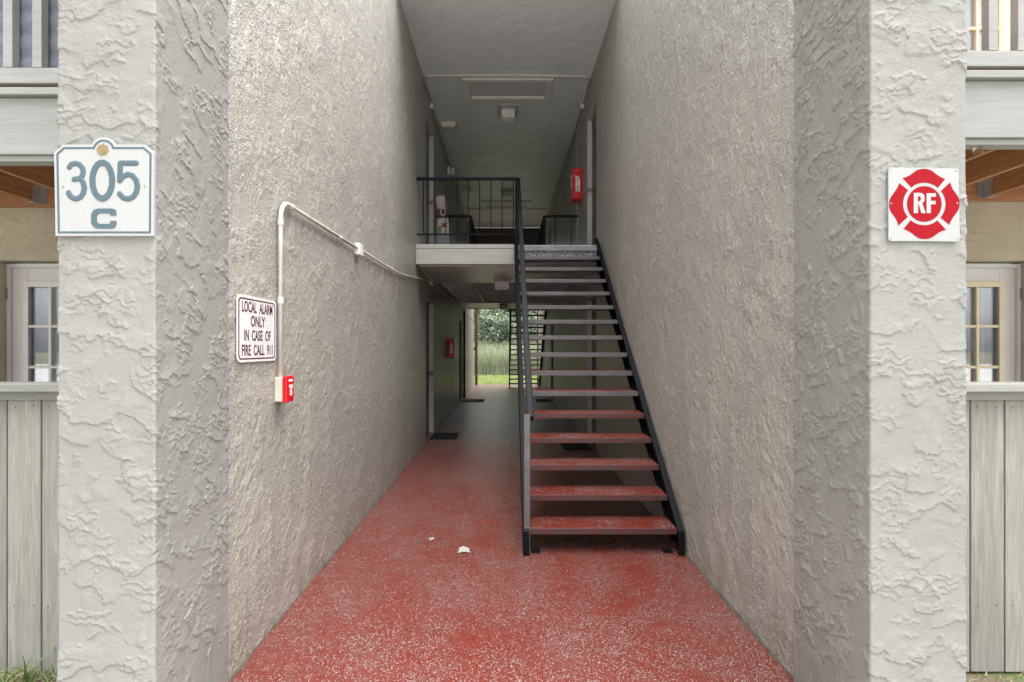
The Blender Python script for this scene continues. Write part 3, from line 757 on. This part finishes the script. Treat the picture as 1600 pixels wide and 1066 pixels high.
def rg_(u, v):
    p = at(1370 + u/7.614, 250 + v/7.614, SD); return (p.x, p.z)
def rgp(L): return [rg_(u, v) for u, v in L]
rf = thing('emblem_sign', (rg_(560, 970)[0], SD, rg_(560, 970)[1]), 'white square sign with red fire service cross and letters RF', 'sign')
ro = rrect(0, 1, 0, 1, .035, 5)
def quadmap(u, v):      # slightly skewed square as photographed
    tl, tr_, br_, bl = (135, 90), (968, 104), (985, 972), (137, 965)
    x = (1-u)*(1-v)*tl[0]+u*(1-v)*tr_[0]+u*v*br_[0]+(1-u)*v*bl[0]; y = (1-u)*(1-v)*tl[1]+u*(1-v)*tr_[1]+u*v*br_[1]+(1-u)*v*bl[1]
    return rg_(x, y)
MB().prism([quadmap(*p) for p in ro], F_, -.004, .0015).build('panel', 'sign_white', rf, .0006, recalc=True)
cx, cy = 560, 526
pet = [(303,218),(345,206),(390,185),(430,155),(470,127),(512,112),(556,108),(600,112),(642,128),(685,160),(725,190),(765,212),(806,230),(722,334)]
a1, a0 = math.degrees(math.atan2(526-334, 722-560)), math.degrees(math.atan2(526-332, 408-560))
pet += [(cx+250*math.cos(R(a1+(a0-a1)*k/10)), cy-253*math.sin(R(a1+(a0-a1)*k/10))) for k in range(1, 10)] + [(408,332)]
for r_ in range(4):
    th = R(90*r_)
    MB().prism(rgp([(cx+(u-cx)*math.cos(th)-(v-cy)*math.sin(th), cy+(u-cx)*math.sin(th)+(v-cy)*math.cos(th)) for u, v in pet]), F_, .001, .0024).build('cross_arm', 'sign_red', rf, recalc=True)
MB().prism(rgp(arc(560, 526, 206, 212, 0, 354, 59)), F_, .001, .0024).build('red_disc', 'sign_red', rf, recalc=True)
for pl in ([(432,395),(500,395),(535,402),(556,425),(562,465),(553,500),(532,520),(572,636),(522,636),(490,532),(482,532),(482,636),(430,636)],
           [(584,400),(694,400),(694,442),(634,442),(634,490),(690,490),(690,532),(634,532),(634,636),(584,636)]):
    MB().prism(rgp(pl), F_, .002, .0034).build('letter', 'sign_white', rf, recalc=True)
MB().prism(rgp([(481,436),(498,436),(510,446),(513,465),(509,484),(497,494),(481,494)]), F_, .003, .0041).build('letter_counter', 'sign_red', rf, recalc=True)
for u, v in ((162,522),(946,518),(160,118),(936,131),(164,934),(962,940)):
    p = rg_(u, v); MB().tube([(p[0], SD-.001, p[1]), (p[0], SD-.0046, p[1])], .0026 if u in (162, 946) else .0014, 10).build('screw', 'screw', rf)

# alarm notice on the left wall
XA = XL + .007
an = thing('alarm_notice', (XA, 2.69, 1.335), 'white notice on left wall reading LOCAL ALARM ONLY in dark red letters', 'sign')
FW = lambda u, v, d: (XA + d, u, v)
MB().prism(rrect(2.478, 2.900, 1.334, 1.632, .030), FW, -.003, .001)  .build('panel', 'notice_white', an, .0006, recalc=True)
MB().ring(rrect(2.490, 2.888, 1.346, 1.620, .024), rrect(2.4985, 2.8795, 1.352, 1.614, .019), FW, .0008, .0016).build('border', 'sign_maroon', an, recalc=True)
def on_wall(y, z): return Matrix(((0,0,1,XA+.0012),(1,0,0,y),(0,1,0,z),(0,0,0,1)))
for line, z, wdt in (('LOCAL ALARM', 1.580, .328), ('ONLY', 1.517, .155), ('IN CASE OF', 1.452, .285), ('FIRE CALL 911', 1.385, .330)):
    ws = [text_mesh('word', wd, 'sign_maroon', an, on_wall(2.689, z), .068, .62, .0006, .0010, 'LEFT') for wd in line.split()]
    spans = [(min(v_.co.y for v_ in o.data.vertices), max(v_.co.y for v_ in o.data.vertices)) for o in ws]
    tot = sum(b_-a_ for a_, b_ in spans) + .026*(len(ws)-1); k = wdt/tot; pos = 2.689 - an.location.y - wdt/2
    for o, (a_, b_) in zip(ws, spans):
        for v_ in o.data.vertices: v_.co.y = pos + (v_.co.y-a_)*k
        pos += (b_-a_+.026)*k

# manual alarm call point
ps = thing('alarm_pull_station', (XL, 2.94, 1.125), 'small red fire alarm pull box on beige back box below the alarm notice', 'fire alarm')
box('back_box', 'box_beige', ps, XL+.001, XL+.041, 2.896, 2.985, 1.1265, 1.249, .003)
cv = box('cover', 'alarm_red', ps, XL+.0415, XL+.066, 2.892, 2.989, 1.122, 1.254, .005)
def wallx(x): return lambda u, v, d: (x + d, u, v)
MB().prism([(2.925,1.195),(2.925,1.210),(2.962,1.210),(2.962,1.195),(2.950,1.195),(2.950,1.155),(2.937,1.155),(2.937,1.195)], wallx(XL+.065), 0, .006).build('pull_handle', 'plastic_white', cv, .001, recalc=True)
box('cover_label', 'plastic_white', cv, XL+.0655, XL+.0670, 2.915, 2.968, 1.226, 1.238)
def smooth_path(pts, n=6):
    P = [Vector(p) for p in pts]; out = []
    for i in range(len(P)-1):
        p0, p1, p2, p3 = P[max(i-1,0)], P[i], P[i+1], P[min(i+2,len(P)-1)]
        for k in range(n):
            t_ = k/n; out.append(.5*((2*p1)+(p2-p0)*t_+(2*p0-5*p1+4*p2-p3)*t_*t_+(3*p1-p0-3*p2+p3)*t_**3))
    return out + [P[-1]]
xc = XL + .020
cn = thing('wall_conduit', (XL, 2.93, 1.25), 'cream pipe rising from the pull box and running back along left wall', 'conduit')
pth = [(xc, 2.925, 1.249), (xc, 2.925, 2.05)] + [(xc, 2.925+.10*(1-math.cos(R(a))), 2.05+.10*math.sin(R(a))) for a in range(15, 91, 15)] + [(xc, 4.44, 2.165)]
MB().tube(pth, .0115, 12).build('pipe', 'conduit', cn, smooth=True)
MB().tube(smooth_path([(xc, 4.52, 2.168), (xc, 5.6, 2.185), (xc, 6.3, 2.205), (xc, 7.2, 2.275), (xc, 8.2, 2.36), (xc, 9.0, 2.395), (xc, 11.5, 2.405), (xc, 20.8, 2.39)]), .0095, 10).build('pipe', 'conduit', cn, smooth=True)
for p, ax in (((2.925, 1.62), 'z'), ((2.925, 2.02), 'z'), ((3.06, 2.15), 'y'), ((3.95, 2.158), 'y'), ((5.78, 2.19), 'y')):
    a = (xc, p[0], p[1]); b_ = (xc, p[0], p[1]+.035) if ax == 'z' else (xc, p[0]+.05, p[1]+.0004)
    MB().tube([a, b_], .0155, 12).build('coupling', 'conduit', cn, .002)
jb = box('junction_box', 'plastic_white', cn, XL+.001, XL+.045, 4.43, 4.53, 2.115, 2.205, .004)
for yy, zz in ((8.86, 2.395), (12.4, 2.405)):
    MB().tube([(XL+.001, yy, zz), (XL+.05, yy, zz)], .052, 14).build('junction_box', 'conduit', cn, .004)

# more conduit runs
c2 = thing('landing_conduit', (0, 7.6, ZS-.03), 'cream pipe running across under the front edge of the near landing', 'conduit')
MB().tube([(XL+.03, 8.86, 2.41)]+smooth_path([(XL+.03, 8.8, 2.42), (XL+.03, 7.72, 2.474), (XL+.06, 7.62, 2.478), (XL+.18, 7.60, 2.478)], 5)+[(XR-.03, 7.60, 2.478)], .0115, 10).build('pipe', 'conduit', c2, smooth=True)
c3 = thing('side_conduit', (XR, 7.8, 2.35), 'pair of cream pipes running back high along right wall under landing', 'conduit')
for zz, xx in ((2.425, .016), (2.355, .016)):
    MB().tube(smooth_path([(XR-xx, 7.65, zz), (XR-xx, 9.5, zz-.012), (XR-xx, 12.5, zz-.005), (XR-xx, 20.5, zz-.01)]), .0095, 8).build('pipe', 'conduit', c3, smooth=True)
c4 = thing('ceiling_conduit', (0, 8.1, ZC), 'cream pipe crossing the upper ceiling and turning back along both walls', 'conduit')
zc = ZC - .020
MB().tube([(XL+.03, 20, zc-.05), (XL+.03, 9.2, zc-.04)]+smooth_path([(XL+.03, 9.0, zc-.03), (XL+.03, 8.3, zc), (XL+.05, 8.14, zc), (XL+.15, 8.10, zc)], 5)+[(0, 8.085, zc)]+smooth_path([(XR-.17, 8.12, zc), (XR-.05, 8.17, zc), (XR-.03, 8.3, zc), (XR-.03, 8.8, zc-.05)], 5)+[(XR-.03, 20, zc-.09)], .017, 10).build('pipe', 'conduit', c4, smooth=True)
for x, s_ in ((XL, 1), (XR, -1)):
    MB().tube([(x+s_*.001, 8.95, zc-.07), (x+s_*.055, 8.95, zc-.07)], .05, 14).build('junction_box', 'conduit', c4, .004)
c5 = tag(MB().tube([(XR-.012, 9.65, ZF+.002), (XR-.012, 9.65, zc-.11)], .007, 8).build('drop_conduit', 'box_beige', None, smooth=True), 'thin upright cream pipe on upper right wall behind the red box', 'conduit')
c6 = tag(MB().tube([(XL+.03, 15.95, .003), (XL+.03, 15.95, 2.44)], .028, 10).build('drain_pipe', 'door_dark', None, smooth=True), 'dark upright pipe on left wall just past the far lower door', 'pipe')
c7 = tag(MB().tube([(XL+.03, 24-8.1, zc), (XR-.03, 24-8.1, zc)], .0125, 8).build('cross_conduit', 'conduit', None, smooth=True), 'thin pipe across the far end of the upper ceiling', 'conduit')

# ------------------------------------------------------------------ fire extinguisher boxes
e1 = thing('extinguisher_box', (XR, 9.25, 3.75), 'red extinguisher box with FIRE label on upper right wall', 'fire box', 'extinguisher boxes')
bd = box('case', 'alarm_red', e1, XR-.162, XR-.001, 9.12, 9.40, 3.75, 4.237, .012)
box('window', 'plastic_white', e1, XR-.1645, XR-.1625, 9.17, 9.36, 3.93, 4.19, .001)
box('label', 'plastic_white', e1, XR-.108, XR-.040, 9.1175, 9.1195, 3.87, 4.075)
for k, ch in enumerate('FIRE'):
    text_mesh('letter', ch, 'sign_maroon', e1, Matrix(((1,0,0,XR-.074),(0,0,-1,9.117),(0,1,0,4.045-k*.05),(0,0,0,1))), .055, 1.0, .0006, .0008)
MB().prism([(XR-.12,4.10),(XR-.11,4.125),(XR-.06,4.105),(XR-.05,4.085),(XR-.085,4.078)], lambda u, v, d: (u, 9.1195-d, v), 0, .002).build('pointer', 'plastic_white', e1, recalc=True)
e2 = thing('extinguisher_box', (XL, 11.8, 1.18), 'red extinguisher box with white extinguisher symbol on lower left wall', 'fire box', 'extinguisher boxes')
box('case', 'alarm_red', e2, XL+.001, XL+.134, 11.65, 11.93, 1.18, 1.594, .010)
box('window', 'plastic_white', e2, XL+.1345, XL+.142, 11.66, 11.92, 1.19, 1.585, .002)
sy = [(-.024,0),(.024,0),(.024,.085),(.014,.118),(.012,.135),(.030,.128),(.034,.140),(.004,.160),(-.006,.172),(-.016,.165),(-.030,.150),(-.026,.142),(-.012,.148),(-.012,.118),(-.024,.085)]
MB().prism([(XL+.075+u, 1.285+v*1.15) for u, v in sy], lambda u, v, d: (u, 11.6495-d, v), 0, .002).build('symbol', 'plastic_white', e2, recalc=True)

# ------------------------------------------------------------------ ceiling fittings
def hatch(y0, y1, label):
    h = thing('attic_hatch', (.035, (y0+y1)/2, ZC), label, 'hatch', 'attic hatches')
    x0, x1 = -.620, .690; z0, z1 = ZC-.040, ZC-.001
    for a, b, c, d_ in ((x0, x1, y0, y0+.085), (x0, x1, y1-.085, y1), (x0, x0+.10, y0+.0855, y1-.0855), (x1-.10, x1, y0+.0855, y1-.0855)):
        box('frame', 'trim_white', h, a, b, c, d_, z0, z1, .005)
    box('panel', 'hatch_panel', h, x0+.1005, x1-.1005, y0+.086, y1-.086, ZC-.007, ZC-.001)
    box('inner_bead', 'trim_white', h, x0+.1005, x1-.1005, y1-.103, y1-.0865, ZC-.030, ZC-.0075, .002)
hatch(8.20, 8.90, 'long framed attic hatch in ceiling just behind the crossing pipe')
hatch(15.10, 15.80, 'framed attic hatch in the far part of the upper ceiling')
def ceil_light(x, y, z, label, plate=True, dark=False, w_=.24, hgt=.10):
    l = thing('ceiling_light', (x, y, z), label, 'light', 'box shaped ceiling lights')
    if plate:
        for a, b, c, d_ in ((x-.165,x+.165,y-.24,y-.20),(x-.165,x+.165,y+.16,y+.20),(x-.165,x-.115,y-.1995,y+.1595),(x+.115,x+.165,y-.1995,y+.1595)): box('frame', 'fascia_white', l, a, b, c, d_, z-.03, z-.001, .003)
        box('backplate', 'joist_paint', l, x-.1145, x+.1145, y-.1995, y+.1595, z-.010, z-.001)
    else:
        box('rim', 'plastic_grey' if dark else 'plastic_white', l, x-w_/2-.015, x+w_/2+.015, y-.015, y+w_+.015, z-.018, z-.001, .003)
    m = MB(); w2 = w_/2; tp = z-.0185 if not plate else z-.0105; yc = y + (w2 if not plate else .045)
    dd = w2 if not plate else .11; b_ = .9
    P = [(x-w2,yc-dd,tp),(x+w2,yc-dd,tp),(x+w2,yc+dd,tp),(x-w2,yc+dd,tp)]; Q = [(x-w2*b_,yc-dd*b_,tp-hgt),(x+w2*b_,yc-dd*b_,tp-hgt),(x+w2*b_,yc+dd*b_,tp-hgt),(x-w2*b_,yc+dd*b_,tp-hgt)]
    m.add(P+Q, [(0,1,2,3),(7,6,5,4),(0,4,5,1),(1,5,6,2),(2,6,7,3),(3,7,4,0)]); m.build('diffuser', 'plastic_grey' if dark else 'plastic_white', l, .008, recalc=True)
ceil_light(.045, 9.32, ZC, 'white box light in square frame on the upper ceiling behind the hatch', True, False, .225, .13)
ceil_light(.045, 14.2, ZC, 'box light far back on upper ceiling, seen through landing balusters', True, True, .30, .11)
ceil_light(-.055, 9.42, ZS, 'white box light under the back edge of the near landing', False, False, .25, .105)
ceil_light(-.04, 14.6, ZS, 'box light greyed to look backlit under the far landing', False, True, .22, .10)  # backlit darkness put into the grey plastic
def em_box(y, label, mat):
    g = thing('emergency_light', (-.965, y, ZC), label, 'light', 'shallow boxes on the ceiling')
    m = MB(); a, b, c, e = -1.105, -.825, y-.02, y+.14
    m.add([(a,c,ZC-.002),(b,c,ZC-.002),(b,e,ZC-.002),(a,e,ZC-.002),(a+.02,c+.01,ZC-.09),(b-.035,c+.01,ZC-.09),(b-.035,e-.02,ZC-.09),(a+.02,e-.02,ZC-.09)], [(0,1,2,3),(7,6,5,4),(0,4,5,1),(1,5,6,2),(2,6,7,3),(3,7,4,0)])
    m.build('case', mat, g, .006, recalc=True)
em_box(9.82, 'shallow pale box on upper ceiling close to the left wall', 'box_beige')
em_box(13.9, 'shallow grey box far back on upper ceiling near left wall', 'plastic_grey')
fl = thing('flood_lamp', (XL+.06, 11.6, 4.88), 'small white flood lamp high on the upper left wall above the railing', 'light')
box('base', 'plastic_white', fl, XL+.001, XL+.045, 11.58, 11.72, 4.88, 5.04, .006)
for z in (4.92, 5.0): MB().tube([(XL+.045, 11.62, z), (XL+.085, 11.58, z-.01), (XL+.13, 11.53, z-.04)], [.015, .032, .045], 12).build('lamp_head', 'plastic_white', fl, smooth=True)

# ------------------------------------------------------------------ painted letter board on the landing
tb = thing('letter_board', (-1.03, 9.5, ZF), 'tall painted letter board with S, U and a red leaf leaning on upper left wall', 'board')
YT = 9.50
def tp_(px, py): p = at(px, py, YT); return (p.x, p.z)
FT = lambda u, v, d: (u, YT - d, v)
def blob(pts): return [tp_(640 + u/7.106, 250 + v/7.106) for u, v in pts]
MB().prism([(-1.130,ZF+.002),(-.945,ZF+.002),(-.955,3.52),(-1.125,3.52)], FT, -.02, -.0005).build('back_plank', 'totem_grey', tb, recalc=True)
MB().prism(blob([(290,440),(300,412),(330,398),(370,398),(402,420),(412,460),(408,500),(422,555),(395,548),(340,545),(305,540),(305,500)]), FT, 0, .018).build('top_panel', 'totem_pink', tb, .002, recalc=True)
MB().prism(blob([(305,546),(420,560),(415,640),(318,650),(300,600)]), FT, 0, .015).build('letter_panel', 'totem_red', tb, .002, recalc=True)
MB().prism(blob([(318,652),(425,642),(440,720),(440,820),(315,825)]), FT, 0, .014).build('leaf_panel', 'totem_white', tb, .002, recalc=True)
MB().prism(blob([(316,740),(352,730),(358,824),(316,824)]), FT, .0135, .0155).build('corner_patch', 'totem_green', tb, recalc=True)
st_ = []
for k in range(12):
    a = R(90 + 30*k); r_ = 45 if k % 2 == 0 else 20; st_.append((385+r_*math.cos(a), 725-r_*math.sin(a)))
MB().prism(blob(st_), FT, .0135, .0165).build('leaf_emblem', 'totem_leaf', tb, recalc=True)
MB().prism(blob([(322,828),(442,832),(448,1010),(330,1010)]), FT, 0, .014).build('lower_panel', 'totem_grey', tb, .002, recalc=True)
def tmat(px, py, d): p = at(640+px/7.106, 250+py/7.106, YT); return Matrix(((1,0,0,p.x),(0,0,-1,YT-d),(0,1,0,p.z),(0,0,0,1)))
text_mesh('letter', 'S', 'totem_white', tb, tmat(355, 475, .0185), .19, .85, .001, .006)
text_mesh('letter', 'U', 'totem_pink', tb, tmat(372, 590, .0155), .15, 1.0, .001, .005)

# ------------------------------------------------------------------ door mats and litter
def mat_(x0, x1, y0, y1, label, two=False):
    g = thing('door_mat', ((x0+x1)/2, (y0+y1)/2, 0), label, 'door mat', 'door mats')
    MB().prism(rrect(x0, x1, y0, y1, .02, 3), lambda u, v, d: (u, v, d), .002, .014).build('pile', 'black_rubber', g, .003, recalc=True)
    if two: box('tan_panel', 'mat_tan', g, x0+.03, x0+(x1-x0)*.68, y0+.04, y1-.04, .0135, .017, .001)
mat_(-1.15, -.745, 8.75, 9.36, 'black door mat at the nearer lower door on left wall')
mat_(-1.13, -.55, 14.75, 15.5, 'black and tan door mat at the far lower door on left wall', True)
mat_(.80, 1.19, 7.85, 8.40, 'black door mat under the near stairs by the right wall')
mat_(.80, 1.19, 14.75, 15.5, 'dark door mat by the right wall at the far end')
def scrap(px, py, s, label, seed):
    rr = random.Random(seed); y = FPX*EYE/(py-VPY); c = at(px, py, y); poly = []
    for k in range(11):
        a = 2*math.pi*k/11; r_ = s*rr.uniform(.6, 1.2); poly.append((c.x+r_*math.cos(a), y+r_*math.sin(a)*1.25))
    o = MB().prism(poly, lambda u, v, d: (u, v, d + .004*math.sin(u*60)+.007), .0, .0012).build('paper_scrap', 'paper', None, recalc=True)
    tag(o, label, 'litter', 'bits of litter on the floor')
scrap(724, 861, .052, 'larger white paper scrap on the red floor left of the stair foot', 3)
scrap(674, 843, .021, 'tiny white paper scrap on the red floor nearer the left wall', 5)

# ------------------------------------------------------------------ plants
def blades(name, mat, n, region, h, wdt, lean, z0=0.0, seg=2, rs=1, parent=None):
    rr = random.Random(rs); m = MB()
    for _ in range(n):
        x, y = region(rr); hh = h*rr.uniform(.5, 1.1); a = rr.uniform(0, 2*math.pi); ln = hh*lean*rr.uniform(.2, 1.2); ww = wdt*rr.uniform(.6, 1.2)
        ba = rr.uniform(0, 2*math.pi); sx, sy_ = math.cos(ba)*ww/2, math.sin(ba)*ww/2; P = []
        for k in range(seg+1):
            t_ = k/seg; cx_ = x + math.cos(a)*ln*t_*t_; cy_ = y + math.sin(a)*ln*t_*t_; cz = z0 + hh*(t_ - .25*lean*t_*t_); tw = 1 - t_*.92
            P += [(cx_-sx*tw, cy_-sy_*tw, cz), (cx_+sx*tw, cy_+sy_*tw, cz)]
        m.add(P, [(2*k, 2*k+1, 2*k+3, 2*k+2) for k in range(seg)])
    return m.build(name, mat, parent)
tag(blades('lawn', 'grass', 26000, lambda r: (r.uniform(-4.5, 5), 21.7 + 8.5*r.random()), .11, .012, .8, -.06, 2, 3), 'bright mown lawn beyond the far exit', 'grass', kind='stuff')
tag(blades('tall_grass', 'reed', 9000, lambda r: (r.uniform(-5, 5.5), 30.2 + 2.6*r.random()**1.3), 2.0, .035, .55, -.06, 4, 4), 'tall pale grasses and reeds behind the wire fence', 'grass', kind='stuff')

def leafy(name, label, x, y, h, rx, rz, n, ls, mat, seed, group):
    rr = random.Random(seed); tr = thing(name, (x, y, -.06), label, 'tree', group)
    m = MB(); base = Vector((x, y, -.06)); cz = h - rz*.95
    top = Vector((x + rr.uniform(-.2, .2), y, cz)); m.tube([base, base.lerp(top, .5) + Vector((rr.uniform(-.12, .12), 0, 0)), top], [.11, .085, .05], 7)
    tips = []
    for k in range(11):
        a = rr.uniform(0, 2*math.pi); e = rr.uniform(-.4, 1.0); st0 = base.lerp(top, rr.uniform(.35, 1))
        tip = Vector((x + rx*.7*math.cos(a), y + rx*.7*math.sin(a), cz + rz*.75*e)); tips.append(tip)
        m.tube([st0, st0.lerp(tip, .5) + Vector((0, 0, .15)), tip], [.045, .03, .012], 5)
    m.build('trunk', 'trunk', tr, smooth=True)
    lf = MB(); clumps = []
    for k in range(46):
        d = Vector((rr.gauss(0,1), rr.gauss(0,1), rr.gauss(0,1))).normalized(); q = rr.uniform(.35, 1.0)
        clumps.append((Vector((x + d.x*rx*q, y + d.y*rx*q, cz + d.z*rz*q)), rr.uniform(.22, .5)*min(rx, rz)))
    for _ in range(n):
        c, r_ = rr.choice(clumps); d = Vector((rr.gauss(0,1), rr.gauss(0,1), rr.gauss(0,1))).normalized()*r_*rr.random()**.4; p = c + d
        u = Vector((rr.gauss(0,1), rr.gauss(0,1), rr.gauss(0,1)-.5)).normalized(); s_ = u.cross(Vector((rr.gauss(0,1), rr.gauss(0,1), rr.gauss(0,1)))).normalized()
        L = ls*rr.uniform(.6, 1.3); W = L*.42
        lf.add([p, p+u*L*.5+s_*W*.5, p+u*L, p+u*L*.5-s_*W*.5], [(0,1,2,3)])
    lf.build('crown', mat, tr)
TG = 'trees and shrubs behind the lawn'
leafy('dark_tree', 'dark green leafy tree at upper left of the far exit view', -2.2, 35.5, 6.5, 2.3, 2.6, 6500, .24, 'leaf_dark', 1, TG)
leafy('dark_tree', 'mid green tree behind the far staircase on the right', 2.6, 36.0, 7.0, 2.4, 2.8, 6500, .24, 'leaf_mid', 2, TG)
leafy('dark_tree', 'tall dark tree filling the middle background of the far exit', .2, 38.0, 7.6, 2.6, 3.1, 7000, .26, 'leaf_dark', 3, TG)
leafy('silver_shrub', 'pale silvery shrub in front of the trees in the far exit view', -.9, 33.6, 3.5, 1.5, 1.2, 5200, .22, 'leaf_silver', 4, TG)
leafy('silver_shrub', 'pale shrub behind the treads of the far staircase', 1.7, 33.8, 3.2, 1.5, 1.2, 4600, .22, 'leaf_silver', 5, TG)
leafy('dark_tree', 'green tree at the far left hidden mostly by the wall', -5.2, 37.0, 7.5, 2.5, 3.1, 5000, .26, 'leaf_mid', 6, TG)
leafy('dark_tree', 'green tree at the far right hidden mostly by the wall', 5.8, 37.0, 7.5, 2.5, 3.1, 5000, .26, 'leaf_dark', 8, TG)
wf = thing('wire_fence', (0, 30, -.06), 'thin wire fence with top strand between lawn and tall grass', 'fence')
MB().tube([(-8, 30, 1.58), (8, 30, 1.60)], .014, 6).build('top_wire', 'trunk', wf)
for x in (-5.4, -2.6, 3.0, 5.8): MB().tube([(x, 30, -.06), (x, 30, 1.62)], .025, 8).build('post', 'galvanised', wf)
m = MB()
for k in range(-60, 61):
    for sg_ in (-1, 1):
        x = k*.11; m.bar((x - sg_*.8, 30, -.03), (x + sg_*.8, 30, 1.58), .003, .003)
m.build('wire_mesh', 'galvanised', wf)

# weeds and dry clippings at the foot of the left fence
tag(blades('dry_clippings', 'straw', 5000, lambda r: (r.uniform(-2.75, -1.44), r.uniform(1.7, 2.56)), .06, .0055, 2.6, -.05, 3, 9), 'dry straw clippings on soil at the foot of the left fence', 'grass', kind='stuff')
tag(blades('weed_grass', 'weed_green', 700, lambda r: (r.uniform(-2.7, -1.44), r.uniform(2.0, 2.56)), .10, .009, 1.2, -.055, 4, 10), 'sparse green weeds along the left fence foot', 'grass', kind='stuff')
for (px, n_, h_, lb) in ((12, 9, .19, 'grass tuft in front of left fence at the picture edge'), (41, 11, .25, 'tallest grass tuft in the middle of the left fence foot'), (76, 7, .17, 'small grass tuft in the corner by the number sign pillar')):
    x = (px-VPX)/FPX*2.46
    o = blades('grass_tuft', 'weed_green', n_, lambda r: (x + r.gauss(0, .012), 2.46 + r.gauss(0, .012)), h_, .012, 1.0, -.055, 6, int(px))
    tag(o, lb, 'weed', 'grass tufts by the fence')
tag(blades('dry_clippings', 'straw', 700, lambda r: (r.uniform(1.48, 2.9), r.uniform(1.7, 2.56)), .05, .006, 2.6, -.05, 3, 19), 'dry straw clippings at the foot of the right fence', 'grass', kind='stuff')
